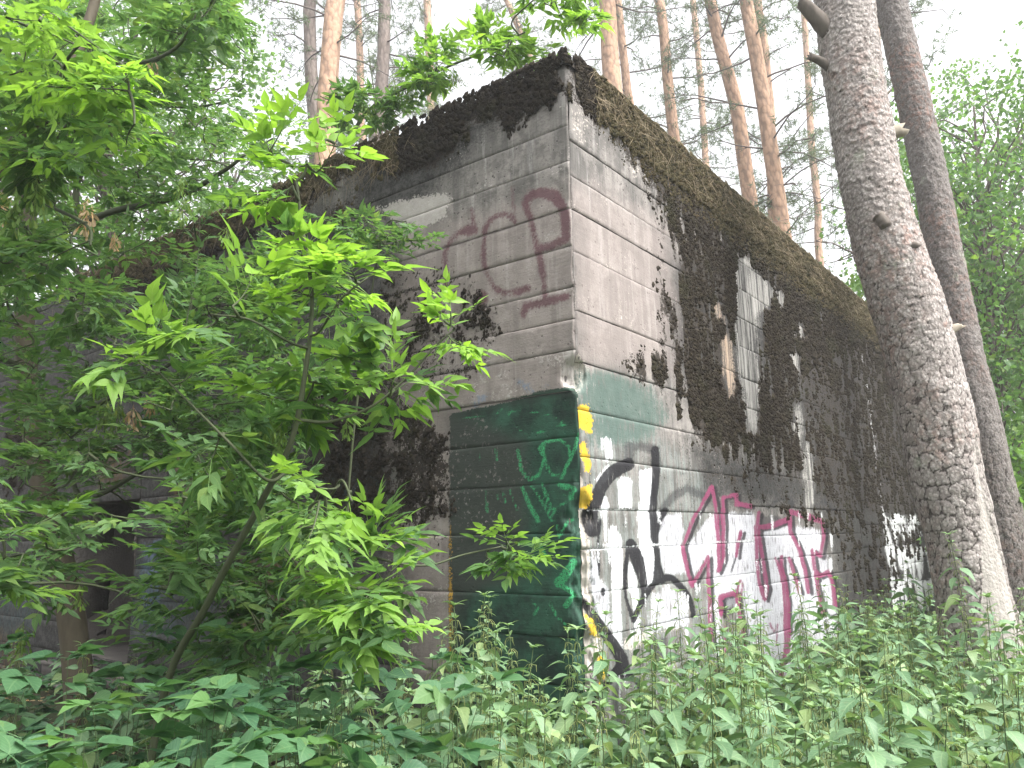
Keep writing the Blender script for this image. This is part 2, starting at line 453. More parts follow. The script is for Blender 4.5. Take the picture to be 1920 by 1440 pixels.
def wall_mat(side):
    m = NT('painted_concrete_' + ('right' if side == 'R' else 'left'))
    wc, col, h, mid, fine, st = concrete_nodes(m)
    nf = m.mul(m.math('SUBTRACT', fine, .5), 3.2); nm = m.mul(m.math('SUBTRACT', mid, .5), 3.2)
    er = m.noise(m.scale(wc, (26, 6, 1)), 1.4, 5, .7)                 # paint worn in streaks
    sp = m.noise(wc, 19, 5, .75)
    drip = m.math('SUBTRACT', m.noise(m.scale(wc, (30, .35, 1)), 1, 2), .5)
    skn = m.noise(m.scale(wc, (20, .7, 1)), 1.2, 5, .65)
    def lay(name, amp=3.0, sharp=.7, wear=(.0, .0), op=1.0, dr=0.0, streak=False):
        v = m.add(m.attr(name), m.add(m.mul(nf, amp), m.mul(nm, amp)))
        if dr: v = m.add(v, m.mul(drip, dr))
        f = m.math('ADD', m.mul(v, sharp), .5, True)
        if streak: f = m.mul(f, m.smooth(skn, .36, .60))
        if wear[1]: f = m.mul(f, m.math('SUBTRACT', 1.0, m.mul(m.smooth(er, *wear), .85)))
        return m.mul(f, op)
    # grime and joints
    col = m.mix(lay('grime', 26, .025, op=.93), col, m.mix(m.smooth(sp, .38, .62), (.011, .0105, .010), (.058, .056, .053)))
    col = m.mix(lay('warm', 24, .02, op=.42), col, (.33, .275, .255))
    col = m.mix(m.mul(m.smooth(m.attr('joint'), .25, 1.0), m.smooth(m.noise(wc, 9, 4), .40, .58)), col, (.035, .03, .026))
    if side == 'R':
        col = m.mix(lay('spall', 9, .4, op=.9), col, m.mix(sp, (.34, .30, .26), (.62, .57, .52)))
        col = m.mix(lay('greywash', 12, .06, (.48, .62), .7, 40, True), col, m.mix(sp, (.12, .145, .135), (.30, .335, .32)))
        col = m.mix(lay('greenwash', 14, .05, (.54, .68), .85, 40), col, m.mix(sp, (.040, .075, .062), (.095, .140, .122)))
        col = m.mix(lay('stain', 16, .10, (.56, .70), .9, 26, True), col, m.mix(m.noise(m.scale(wc, (18, 1, 1)), 1, 4), (.20, .19, .17), (.52, .505, .475)))
        col = m.mix(lay('rust', 14, .09, (.56, .72), .85, 20, True), col, m.mix(m.noise(m.scale(wc, (22, .8, 1)), 1, 3), (.36, .22, .13), (.52, .45, .37)))
        col = m.mix(lay('white2', 6, .20, (.52, .66), .93, 20), col, m.mix(er, (.56, .56, .59), (.30, .30, .33)))
        col = m.mix(lay('white', 2.5, .45, (.55, .68), .97, 20), col, m.mix(sp, (.48, .49, .51), (.74, .75, .77)))
        col = m.mix(lay('black2', 4, .16, (.58, .75), .62), col, (.016, .016, .019))
        col = m.mix(lay('black', 1.8, .42, (.58, .72), .97, 3), col, (.010, .0095, .012))
        col = m.mix(lay('magshade', 1.5, .4, (.58, .72), .9), col, (.012, .008, .012))
        col = m.mix(lay('mag', 1.8, .5, (.54, .68), .93, 3), col, m.mix(sp, (.135, .020, .060), (.225, .045, .105)))
        col = m.mix(lay('drips', 3, .45, (.66, .8), .9), col, (.66, .67, .68))
        col = m.mix(lay('yellow', 6, .5, (.70, .8), .97), col, m.mix(sp, (.42, .27, .02), (.60, .41, .04)))
    else:
        col = m.mix(lay('spall', 10, .4, op=.85), col, m.mix(sp, (.26, .24, .22), (.50, .47, .44)))
        col = m.mix(lay('maroon', 5, .16, (.62, .80), .80, 2), col, m.mix(sp, (.060, .020, .030), (.115, .040, .052)))
        col = m.mix(lay('blue', 9, .18, (.44, .58), .6), col, (.12, .18, .26))
        g = lay('green', 4, .5, (.66, .78), .98)
        blot2 = m.noise(wc, 4.2, 6, .7)
        gcol = m.mix(m.smooth(m.attr('greenbright'), 0., 1.), m.mix(sp, (.020, .026, .022), (.045, .055, .046)), m.mix(m.smooth(blot2, .35, .65), (.008, .022, .016), (.023, .076, .048)))  # panel paint goes from near-black to clearer green by zone
        hole = m.mul(m.smooth(m.noise(wc, 34, 4, .7), .56, .66), m.smooth(m.add(m.attr('flake'), m.mul(nm, .9)), .25, .75))
        col = m.mix(m.mul(g, m.math('SUBTRACT', 1.0, hole)), col, gcol)
        gr = m.noise(wc, 120, 2)
        col = m.mix(m.mul(lay('chalk', 2.0, .40, (.60, .76), .95), m.smooth(gr, .36, .52)), col, m.mix(mid, (.035, .23, .085), (.05, .33, .14)))
        col = m.mix(lay('yellow', 5, .5, (.60, .72), .85), col, m.mix(sp, (.30, .16, .02), (.48, .29, .04)))
        col = m.mix(lay('tealwash', 26, .04, (.42, .56), .35), col, (.05, .10, .11))
        col = m.mix(lay('ochre', 26, .04, (.42, .55), .55, 40), col, (.15, .085, .02))
    # moss film under and between the cushions
    md = m.add(m.attr('moss'), m.add(m.mul(m.math('SUBTRACT', sp, .5), 1.5), m.mul(nf, .22)))
    mf = m.smooth(md, .50, .58)
    col = m.mix(m.mul(mf, .96), col, m.mix(m.smooth(fine, .35, .65), (.010, .0085, .007), (.045, .035, .027)))
    h = m.add(h, m.mul(mf, 1.2))
    return m.fin(col, m.mix(mf, (.78, .78, .78), (.95, .95, .95)), m.bump(h, .75, .006), .25)
M_WALLR = wall_mat('R'); M_WALLL = wall_mat('L')
def plain_concrete():
    m = NT('rough_concrete'); p = m.pos(); n = m.noise(p, 4, 6, .65); f = m.noise(p, 45, 4)
    col = m.mix(n, (.06, .055, .05), (.20, .18, .165)); col = m.mix(m.mul(f, .4), col, (.05, .045, .042))
    return m.fin(col, .9, m.bump(m.add(n, f), .8, .02))
M_ROUGH = plain_concrete()
def soil_mat():
    m = NT('forest_soil'); p = m.pos(); n = m.noise(p, 1.7, 6, .65); f = m.noise(p, 30, 5, .7)
    col = m.mix(n, (.022, .017, .011), (.065, .048, .030)); col = m.mix(m.smooth(f, .55, .75), col, (.11, .085, .05))
    col = m.mix(m.mul(m.smooth(m.noise(p, .35, 4), .45, .6), .6), col, (.03, .05, .018))
    return m.fin(col, .95, m.bump(f, .8, .03), .2)
M_SOIL = soil_mat()

# ------------------------------------------------------------------ ground
PINE_XY = np.array([3.75, 6.6])
def ground_z(x, y):
    x = np.asarray(x, float); y = np.asarray(y, float)
    g = .10 * (fbm(np.stack([x * .5, y * .5], -1), 3, 3) - .5) + .03
    g = g + .22 * np.exp(-(((x - PINE_XY[0]) ** 2 + (y - PINE_XY[1]) ** 2) / 2.2))
    g = g + .12 * np.clip((x - 1.5) / 5, 0, 1)
    far = np.clip((np.hypot(x, y) - 18) / 60, 0, 1)
    return g + far * 1.2 * (fbm(np.stack([x * .03, y * .03], -1), 2, 8) - .3)
_a = np.concatenate([-np.geomspace(600, 12, 16), np.linspace(-11.5, 11.5, 70), np.geomspace(12, 600, 16)])
GX, GY = np.meshgrid(_a, _a + 4, indexing='ij')
_n = len(_a)
_V = np.stack([GX, GY, ground_z(GX, GY)], -1).reshape(-1, 3)
_i = np.arange(_n - 1)[:, None] * _n + np.arange(_n - 1)[None]
ground = obj('ground', mk_mesh('ground', _V, np.stack([_i, _i + _n, _i + _n + 1, _i + 1], -1), None, M_SOIL))
ground['kind'] = 'structure'

# ------------------------------------------------------------------ the bunker: paint and moss, digitised on the wall faces
def k2(*p): return [(1080 + x * .3472, 800 + y * .3472) for x, y in p]
def k3(*p): return [(1260 + x / 3.6, 880 + y / 3.6) for x, y in p]
def k4(*p): return [(760 + x / 4.115, 450 + y / 4.115) for x, y in p]
def k6(*p): return [(1080 + x / 3.6, 950 + y / 3.6) for x, y in p]
def z6(*p): return [(1280 + x / 3, 480 + y / 3) for x, y in p]
def mx(*a):
    r = a[0]
    for q in a[1:]: r = np.maximum(r, q)
    return r
R_STAIN = [z6((325, 10), (380, 50), (430, 100), (520, 190), (490, 290), (420, 320), (405, 500), (430, 700), (415, 1000), (365, 980), (325, 720), (285, 580), (290, 470), (310, 300), (295, 100)),
           z6((635, 830), (650, 840), (672, 1000), (668, 1080), (640, 960)), z6((600, 540), (660, 555), (655, 650), (635, 640)), z6((540, 190), (572, 230), (560, 320), (530, 260)),
           z6((640, 370), (675, 390), (670, 470), (645, 450)), z6((690, 1050), (715, 1050), (735, 1380), (705, 1440), (690, 1300))]
def moss_gaps(m, s, z, sd):
    g = fbm(np.stack([s * 8 + sd, z * 1.1], -1), 3, 18); h = fbm(np.stack([s * 15 + sd, z * 6], -1), 3, 19)
    top = np.clip((z - 4.25) / .3, 0, 1)
    return m - (1 - top) * (.62 * np.clip((g - .57) / .12, 0, 1) + .35 * np.clip((h - .58) / .12, 0, 1))
R_RUST = [z6((212, 490), (245, 442), (278, 480), (292, 600), (286, 790), (262, 800), (222, 650)), z6((175, 280), (215, 260), (225, 340), (205, 370))]
def moss_R(p, s, z):
    m = np.zeros(len(p))
    main = [(1040, 60), (1066, 128), (1085, 185), (1110, 212), (1140, 250), (1165, 283), (1200, 322), (1225, 365), (1243, 405), (1256, 450), (1252, 520), (1240, 560), (1252, 620), (1250, 665), (1215, 668), (1184, 676), (1190, 700),
            (1232, 722), (1280, 765), (1305, 820), (1360, 860), (1420, 880), (1480, 905), (1512, 890), (1498, 800), (1492, 740), (1530, 690), (1590, 660), (1620, 650), (1680, 780), (1720, 1000), (1800, 1000), (1800, 300), (1200, 60)]
    m = np.maximum(m, np.clip(.55 + s_area(p, main) / 75, 0, .95))
    m = moss_gaps(m, s, z, 0.)
    sparse = [(1490, 600), (1700, 600), (1745, 980), (1560, 960), (1500, 900)]
    m = np.maximum(m, np.clip(.5 + s_area(p, sparse) / 30, 0, 1) * .56)
    sp2 = [(1290, 820), (1500, 880), (1720, 930), (1740, 1060), (1560, 1010), (1400, 950), (1300, 900)]
    m = np.maximum(m, np.clip(.5 + s_area(p, sp2) / 40, 0, 1) * .42)
    sp3 = [(1560, 950), (1690, 960), (1700, 1180), (1570, 1180)]
    m = np.maximum(m, np.clip(.5 + s_area(p, sp3) / 40, 0, 1) * .40)
    for g in R_STAIN + R_RUST:
        m = m * np.clip(.5 - s_area(p, g) / 13, .0, 1)
    m = np.maximum(m, .10 * np.clip(.5 + s_area(p, [(1270, 900), (1560, 930), (1590, 1250), (1300, 1300)]) / 40, 0, 1))
    m = np.maximum(m, .30 * np.clip(1 - np.hypot(p[:, 0] - 1205, (p[:, 1] - 300)) / 60, 0, 1))
    return m
def moss_L(p, s, z):
    main = [(1075, 60), (1066, 160), (1040, 190), (1000, 205), (955, 250), (940, 225), (880, 232), (850, 282), (810, 318), (740, 330), (715, 322), (690, 300), (640, 330), (560, 400), (480, 440), (400, 500), (330, 520), (240, 560), (215, 525), (100, 540), (60, 450), (600, 150)]
    m = moss_gaps(np.clip(.52 + s_area(p, main) / 60, 0, .95), s, z, 40.)
    m = m * (1 - np.clip(1.2 - np.hypot((p[:, 0] - 1060) / 22, (p[:, 1] - 138) / 22), 0, 1))
    for poly, v in (([(230, 520), (560, 420), (700, 330), (600, 560), (350, 640), (240, 640)], .50), ([(560, 740), (720, 680), (800, 780), (845, 820), (850, 970), (760, 1000), (580, 960)], .60),
                    ([(740, 480), (880, 500), (960, 600), (920, 690), (830, 760), (740, 740), (680, 600)], .42), ([(0, 780), (70, 760), (80, 900), (0, 950)], .6), ([(780, 930), (850, 930), (850, 1100), (790, 1060)], .36)):
        m = np.maximum(m, np.clip(.5 + s_area(p, poly) / 40, 0, 1) * v)
    return m

def paint(V, side):
    p = to_px(V); d, n = (DR, NR) if side == 'R' else (DL, NL)
    s = (V - C) @ d; z = V[:, 2]
    A = {}
    if side == 'R':
        A['moss'] = moss_R(p, s, z)
        A['stain'] = mx(*[s_area(p, g) for g in R_STAIN]); A['rust'] = mx(*[s_area(p, g) for g in R_RUST])
        A['spall'] = mx(s_area(p, [(1076, 655), (1090, 672), (1103, 690), (1102, 715), (1080, 735), (1070, 700)]), s_area(p, [(1084, 960), (1104, 975), (1108, 1060), (1100, 1130), (1080, 1130)]), s_stroke(p, k6((350, 930), (500, 870), (690, 810)), [14, 12, 3]), s_area(p, [(1090, 1185), (1120, 1180), (1135, 1230), (1105, 1240)]))
        A['greenwash'] = s_area(p, [(1085, 690), (1150, 698), (1215, 725), (1250, 780), (1210, 830), (1120, 830), (1090, 790)])
        A['greywash'] = s_area(p, [(1092, 800), (1200, 790), (1300, 870), (1330, 950), (1330, 1300), (1240, 1420), (1110, 1420), (1100, 1000)])
        W = [k6((225, 160), (250, 120), (280, 130), (310, 220), (320, 300), (310, 420), (305, 600), (312, 900), (325, 1030), (290, 950), (240, 900), (230, 600), (225, 350)), k6((165, -20), (218, -20), (212, 150), (200, 250), (185, 150)),
             k6((410, -30), (520, -30), (530, 330), (560, 480), (480, 560), (465, 520), (430, 330)), k6((430, 720), (400, 765), (425, 900), (445, 760)), k6((348, 345), (400, 470), (430, 620), (395, 700), (352, 560)),
             k2((220, 285), (255, 270), (300, 290), (300, 440), (232, 440)), k2((340, 235), (410, 222), (410, 450), (352, 450)), k2((150, 380), (165, 380), (170, 620), (150, 480)), k2((100, 290), (180, 205), (190, 260), (120, 330)), k2((115, 300), (150, 230), (130, 330)), k2((145, 60), (175, 60), (200, 160), (165, 190), (150, 130))]
        A['white'] = mx(*[s_area(p, g) for g in W])
        W2 = [k3((280, 290), (560, 300), (600, 410), (780, 380), (1010, 410), (1030, 520), (1050, 700), (1080, 760), (1110, 900), (1120, 1200), (1130, 1260), (900, 1300), (760, 1400), (640, 1300), (470, 1200), (440, 900), (330, 960), (330, 1300), (270, 1330), (250, 900), (240, 600), (140, 740), (80, 540)),
              k6((560, 200), (600, 60), (700, 50), (745, 220), (705, 290), (760, 440), (650, 470), (600, 450)), k6((500, 620), (620, 530), (740, 640), (760, 790), (500, 870)), k6((110, 300), (150, 480), (230, 560), (230, 860), (150, 760), (100, 500))]
        A['white2'] = mx(*[s_area(p, g) for g in W2])
        B = [(k6((540, 480), (545, 330), (530, 200), (515, 60), (530, -60)), 11), (k2((425, 600), (415, 450), (425, 330), (432, 210), (425, 125)), 15),
             (k2((90, 560), (85, 460), (130, 335), (200, 245), (285, 200)), [26, 26, 24, 26, 22]), (k6((165, 90), (150, 250), (157, 460)), [7, 6, 3]), (k6((182, 560), (186, 590)), [9, 9]),
             (k6((60, 640), (130, 760), (230, 900), (300, 1020), (320, 1110)), [8, 20, 22, 24, 26]), (k6((300, 1080), (180, 1230), (130, 1310)), [20, 14, 9]), (k6((340, 1100), (430, 1220), (450, 1330)), [10, 9, 7]),
             (k6((370, 250), (390, 300), (425, 400), (450, 500), (458, 600), (430, 660), (400, 735)), [20, 23, 21, 16, 12, 11, 9]), (k6((350, 290), (335, 420), (335, 560), (352, 660), (388, 768)), [9, 8, 8, 9, 11]),
             (k6((400, 740), (470, 600), (520, 530), (580, 490), (640, 480), (700, 530), (750, 600), (780, 660), (792, 740)), [9, 11, 12, 14, 14, 13, 12, 11, 9]), (k6((600, 30), (555, 110), (540, 200)), [14, 10, 8]), (k6((590, 500), (565, 420), (545, 340)), [12, 9, 8])]
        A['black'] = mx(*[s_stroke(p, smooth_path(q, 4), np.interp(np.linspace(0, 1, (len(q) - 1) * 4 + 1), np.linspace(0, 1, len(q)), np.broadcast_to(np.asarray(w, float), (len(q),)))) for q, w in B])
        A['black2'] = mx(s_stroke(p, k2((285, 200), (285, 110), (350, 105), (425, 125), (432, 210)), [17, 18, 16, 18, 16]), s_stroke(p, k2((440, 540), (470, 440), (520, 380), (600, 335), (680, 370), (700, 400)), 15), s_area(p, k6((480, 910), (620, 870), (620, 1100), (500, 1130))),
                         s_stroke(p, [(1440, 950), (1458, 938), (1474, 936), (1486, 946)], 7), s_stroke(p, [(1525, 950), (1545, 942), (1560, 955)], 8), s_area(p, k3((590, 300), (780, 330), (780, 350), (590, 400))), s_area(p, k3((330, 880), (440, 850), (440, 960), (340, 1000))))
        Mg = [((70, 530), (150, 330), (265, 115), (300, 300), (315, 500), (310, 690)), ((70, 530), (95, 640), (135, 790), (190, 690), (243, 590), (245, 750), (255, 900), (260, 1060), (265, 1220)), ((310, 690), (345, 600), (350, 400), (335, 190), (430, 170), (430, 240), (530, 245)),
              ((468, 420), (445, 500), (435, 590)), ((590, 290), (570, 400), (575, 600), (590, 760), (625, 880), (640, 800), (612, 600), (585, 420)), ((570, 395), (680, 380), (780, 340)), ((805, 280), (930, 310), (1020, 360), (1025, 450), (1005, 590), (950, 545), (965, 680), (1000, 720), (1060, 690), (1085, 780), (1100, 930)),
              ((795, 300), (800, 420), (860, 540), (900, 680), (920, 830)), ((740, 590), (745, 690)), ((790, 600), (830, 720), (860, 830)), ((325, 860), (440, 830), (450, 930), (480, 1090), (490, 1230), (560, 1290)), ((325, 860), (335, 985)), ((970, 700), (990, 850), (1020, 970)), ((360, 1060), (362, 1310)), ((440, 820), (460, 745), (480, 780), (455, 900)), ((660, 1040), (690, 1100), (715, 1040), (700, 1200))]
        Wd = [7, 7, 7, 6.5, 7, 10, 7, 8, 6.5, 6.5, 7.5, 7.5, 7.5, 3.5, 3, 2.4]
        A['mag'] = mx(*[s_stroke(p, k3(*g), w) for g, w in zip(Mg, Wd)], s_stroke(p, k3((700, 600), (750, 720), (775, 900), (775, 1100), (770, 1250), (735, 1390)), [5, 11, 13, 13, 13, 8]), s_stroke(p, k3((440, 230), (530, 250)), 9), s_stroke(p, k3((815, 290), (1010, 350)), 11), s_stroke(p, k3((1015, 1235), (1110, 1240)), 9), s_stroke(p, k3((255, 1370), (300, 1355)), 8))
        off = np.array([6.5, 3.])
        A['magshade'] = mx(*[s_stroke(p - off, k3(*g), w) for g, w in zip(Mg[:13], Wd)], s_stroke(p - off, k3((700, 600), (750, 720), (775, 900), (775, 1100)), 9), s_stroke(p, k3((400, 690), (440, 560), (470, 420)), 3.5))
        rg = np.random.default_rng(5); Dp = []
        for _ in range(90):
            x = rg.uniform(1420, 1770); y0 = {0: 312, 1: 520, 2: 740}[int(rg.integers(0, 3))] + rg.uniform(0, 30); ln = rg.uniform(60, 230)
            x = x + max(0, (y0 - 312) * .12)
            Dp.append(s_stroke(p, k3((x, y0), (x + ln * .13, y0 + ln)), [rg.uniform(4, 10), 2.0]))
        for _ in range(46):
            x = rg.uniform(150, 1080); y0 = rg.choice([290, 440, 590, 760, 900]) + rg.uniform(-10, 30); ln = rg.uniform(30, 140)
            Dp.append(s_stroke(p, k3((x, y0), (x + ln * .04, y0 + ln)), [rg.uniform(1, 3), .6]))
        for _ in range(26):
            x = rg.uniform(120, 760); y0 = rg.choice([10, 240, 560, 800]) + rg.uniform(0, 40); ln = rg.uniform(30, 160)
            Dp.append(s_stroke(p, k6((x, y0), (x + ln * .03, y0 + ln)), [rg.uniform(1, 3), .6]))
        Dp.append(s_stroke(p, [(1612, 640), (1622, 710), (1632, 770), (1645, 880), (1656, 965), (1668, 1060), (1678, 1150)], [3, 4, 3, 3, 5, 4, 4]))
        Dp.append(s_stroke(p, [(1636, 795), (1640, 820)], [8, 2])); Dp.append(s_stroke(p, [(1100, 1100 - 69), (1280, 1018), (1415, 1014)], 1.6)); Dp.append(s_stroke(p, [(1105, 957), (1200, 955)], 1.5))
        Dp.append(s_stroke(p, k6((290, 1140), (295, 1390)), 2.4)); Dp.append(s_stroke(p, k6((815, 900), (815, 1150)), 2.4)); Dp.append(s_stroke(p, k6((330, 1110), (340, 1270)), 2.))
        A['drips'] = mx(*Dp)
        A['yellow'] = mx(*[s_area(p, g) for g in ([(1082, 762), (1104, 760), (1110, 790), (1108, 815), (1094, 805), (1084, 800)], [(1088, 832), (1096, 828), (1110, 870), (1106, 890), (1094, 885), (1089, 860)], [(1090, 915), (1109, 906), (1108, 935), (1098, 952), (1088, 945)], [(1100, 1152), (1116, 1172), (1124, 1196), (1106, 1190)], [(1118, 1232), (1132, 1226), (1142, 1242), (1136, 1270), (1124, 1284), (1117, 1262)])])
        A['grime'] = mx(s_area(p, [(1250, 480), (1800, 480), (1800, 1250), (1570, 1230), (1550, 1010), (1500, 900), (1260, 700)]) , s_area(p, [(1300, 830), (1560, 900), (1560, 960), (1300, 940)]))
        A['warm'] = s_area(p, [(1060, 330), (1260, 430), (1260, 700), (1080, 690)])
    else:
        A['moss'] = moss_L(p, s, z)
        A['spall'] = mx(s_area(p, [(700, 392), (770, 374), (838, 354), (846, 368), (836, 405), (800, 425), (740, 412)]), s_area(p, [(1070, 660), (1110, 670), (1110, 720), (1076, 740), (1066, 712)]), s_area(p, [(1086, 960), (1110, 970), (1112, 1140), (1092, 1130)]), s_stroke(p, [(890, 1140), (935, 1135), (970, 1120)], 7))
        Ms = [(((985, 380), (995, 409), (1003, 451), (1010, 480), (1017, 515), (1021, 560)), [14, 11, 10, 11, 10, 9]), (((985, 380), (997, 366), (1018, 361), (1042, 368), (1055, 388), (1060, 411), (1060, 448), (1030, 462), (1006, 466)), [14, 16, 20, 22, 20, 15, 14, 11, 10]), (((980, 592), (986, 574), (1022, 567), (1062, 556)), [12, 14, 14, 11]),
              (((966, 417), (962, 408), (949, 402), (934, 404), (918, 416), (909, 434), (906, 478), (907, 490), (912, 513), (925, 538), (945, 550), (967, 547), (988, 540)), [10, 10, 9, 10, 9, 9, 8, 8, 9, 11, 12, 13, 11]), (((891, 431), (880, 432), (862, 436), (845, 451), (833, 478), (837, 523), (833, 552), (813, 568), (790, 570)), [13, 18, 8, 8, 8, 9, 9, 9, 6]), (((901, 553), (902, 562)), [20, 20]), (((962, 351), (964, 400)), [3, 5]), (((885, 390), (889, 422)), [5, 6])]
        A['maroon'] = mx(*[s_stroke(p, q, w) for q, w in Ms])
        A['blue'] = mx(s_stroke(p, k4((880, 1090), (940, 1120), (990, 1180)), [5, 9, 6]), s_stroke(p, k4((540, 1270), (590, 1230), (640, 1190)), [8, 8, 3]), s_stroke(p, k4((600, 990), (620, 1000)), 6), s_stroke(p, k4((1075, 1130), (1090, 1130)), 6), s_area(p, [(270, 1020), (300, 1010), (300, 1170), (262, 1170)]))
        A['green'] = s_area(p, [(842, 776), (930, 757), (985, 744), (1010, 733), (1120, 722), (1140, 1500), (843, 1500)])
        A['greenbright'] = np.clip(.5 + s_area(p, [(860, 772), (1120, 720), (1140, 1500), (950, 1500), (850, 1300), (870, 1120), (985, 1080), (985, 830)]) / 45, 0, 1)
        A['flake'] = np.clip(1.1 - np.hypot((p[:, 0] - 890) / 130, (p[:, 1] - 900) / 150), 0, 1)
        def g4(*q): return [(820 + x / 2.322, 680 + y / 2.322) for x, y in q]
        Ck = [(((310, 212), (430, 215), (510, 235), (560, 268), (480, 290), (400, 320), (340, 280), (300, 220)), 3.2), (((60, 260), (130, 240), (250, 230), (285, 195)), 2.2), (((350, 375), (365, 470), (400, 510), (440, 490), (465, 420), (440, 370)), 5.5), (((440, 370), (460, 360), (470, 440), (500, 490), (540, 495), (580, 420), (570, 360), (530, 335), (470, 345), (440, 370)), 5.5), (((615, 310), (600, 370), (540, 500)), 7),
              (((370, 545), (400, 620), (440, 690)), 8), (((410, 540), (450, 600), (500, 690)), 6), (((455, 530), (480, 600), (510, 660)), 6), (((470, 570), (590, 570), (590, 590), (500, 640)), 4), (((530, 530), (600, 550)), 8), (((520, 700), (530, 760), (560, 700), (600, 680)), 6), (((530, 960), (600, 870)), 17), (((520, 950), (600, 1010), (560, 1060)), 9), (((410, 1030), (440, 1070), (420, 1100)), 5), (((490, 1040), (520, 1100), (560, 1140)), 4), (((180, 390), (182, 430)), 4), (((252, 380), (258, 425)), 4), (((210, 560), (215, 650)), 4), (((285, 565), (295, 610)), 4), (((315, 555), (330, 600), (345, 640)), 4), (((255, 570), (262, 600)), 4), (((440, 790), (470, 830)), 7)]
        A['chalk'] = mx(*[s_stroke(p, g4(*q), w) for q, w in Ck])
        A['yellow'] = mx(s_stroke(p, [(845, 985), (846, 1120), (844, 1290), (842, 1400)], [2, 4, 5, 5]), s_area(p, [(1092, 760), (1120, 756), (1120, 815), (1094, 808)]))
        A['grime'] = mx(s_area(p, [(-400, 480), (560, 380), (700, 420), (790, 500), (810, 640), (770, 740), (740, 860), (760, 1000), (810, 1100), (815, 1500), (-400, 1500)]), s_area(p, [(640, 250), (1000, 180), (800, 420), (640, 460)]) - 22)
        A['warm'] = s_area(p, [(760, 430), (1090, 350), (1090, 760), (850, 790), (850, 1300), (780, 1300), (700, 700)])
        A['tealwash'] = mx(s_area(p, [(600, 890), (740, 880), (740, 990), (580, 1000)]), s_area(p, [(240, 1050), (420, 1050), (400, 1200), (240, 1200)]), s_area(p, [(0, 1050), (80, 1050), (60, 1200), (0, 1200)]))
        A['ochre'] = mx(s_area(p, [(440, 1050), (600, 1020), (600, 1180), (440, 1200)]), s_area(p, [(330, 870), (380, 860), (370, 960), (320, 960)]), s_area(p, [(0, 1190), (40, 1190), (30, 1270), (0, 1270)]), s_area(p, [(180, 850), (250, 840), (240, 900), (180, 910)]))
    return A

bunker = thing('concrete_bunker', 'huge board-marked concrete bunker with mossy top edge and graffiti on both walls', 'bunker', (C[0], C[1], 0))
B0 = np.array([C[0], C[1], 0.])
R_LEN, L_LEN = 11.6, 10.2
DOOR = (5.62, 7.2, .34, 2.02)
def zs_from(side, xs_ys):
    return [wall_sz(x, y, side)[1] for x, y in xs_ys]
zL = sorted([WALL_H, 4.65] + zs_from('L', [(1066, 234), (1069, 300), (1072, 388), (1074, 458), (1078, 536), (1078, 597), (1081, 655), (1085, 730), (1085, 818), (1085, 903), (1088, 1000), (1092, 1119)]) + [.92, .63, .34, .05, -.3])
zR1 = sorted([WALL_H, 4.6] + zs_from('R', [(1072, 264), (1073, 330), (1074, 391), (1078, 472), (1080, 581), (1084, 676), (1097, 770), (1140, 863), (1105, 955), (1108, 1030.5), (1125, 1111)]) + [.92, .63, .34, .05, -.3])
zR2 = sorted([WALL_H] + zs_from('R', [(1545, 955), (1545, 1002), (1545, 1040), (1500, 1086)]) + [2.11, 2.42, 2.72, 3.01, 3.32, 3.62, 3.93, 4.23, 4.55, .62, .32, .02, -.3])
zR3 = [-.3, .1, .42, .74, 1.03, 1.33, 1.62, 1.93, 2.23, 2.53, 2.85, 3.16, 3.47, 3.78, 4.1, 4.4, 4.66, WALL_H]
zL2 = [-.3, .06, .34, .66, .97, 1.28, 1.6, 1.92, 2.02, 2.32, 2.62, 2.94, 3.25, 3.55, 3.86, 4.18, 4.5, WALL_H]
def displace(s, z, side, edge, crs):
    sd = 0 if side == 'R' else 50
    off = .012 * (_hash(np.array([crs]), np.array([sd]), np.array([0]), 4)[0] - .5)
    d = off + .010 * (fbm(np.stack([s * 2.2 + sd, z * 2.2], -1), 3, 21) - .5) + .004 * (vnoise(np.stack([s * 18 + sd, z * 18], -1), 5) - .5)
    gap = .0015 + .0105 * vnoise(np.stack([s * 1.3 + sd, np.full_like(s, crs * 3.1)], -1), 6)
    d = d - gap * np.clip(1 - edge / (.006 + .012 * vnoise(np.stack([s * 9, np.full_like(s, crs * 1.7)], -1), 7)), 0, 1) ** 1.2
    return d
def corner_break(P, z, s):
    """worn and broken corner: pushes points in along the diagonal"""
    low = np.clip((2.72 - z) / .08, 0, 1) * np.clip((z - 2.46) / .08, 0, 1) * 1.0 + np.clip((2.0 - z) / .35, 0, 1) * 1.0
    w = .010 + .14 * low * np.clip(fbm(np.stack([z * 6, z * 0 + 3.3], -1), 4, 31) * 2.2 - .35, .12, 1.2)
    w = w + .02 * vnoise(np.stack([z * 14, z * 0], -1), 32)
    k = np.clip((w - s), 0, None)
    return P - (k * .75)[:, None] * (NR + NL) / np.linalg.norm(NR + NL) + (.055 * low * (fbm(P * 24, 3, 33) - .5) * np.clip(k / .02, 0, 1))[:, None] * (NR + NL)
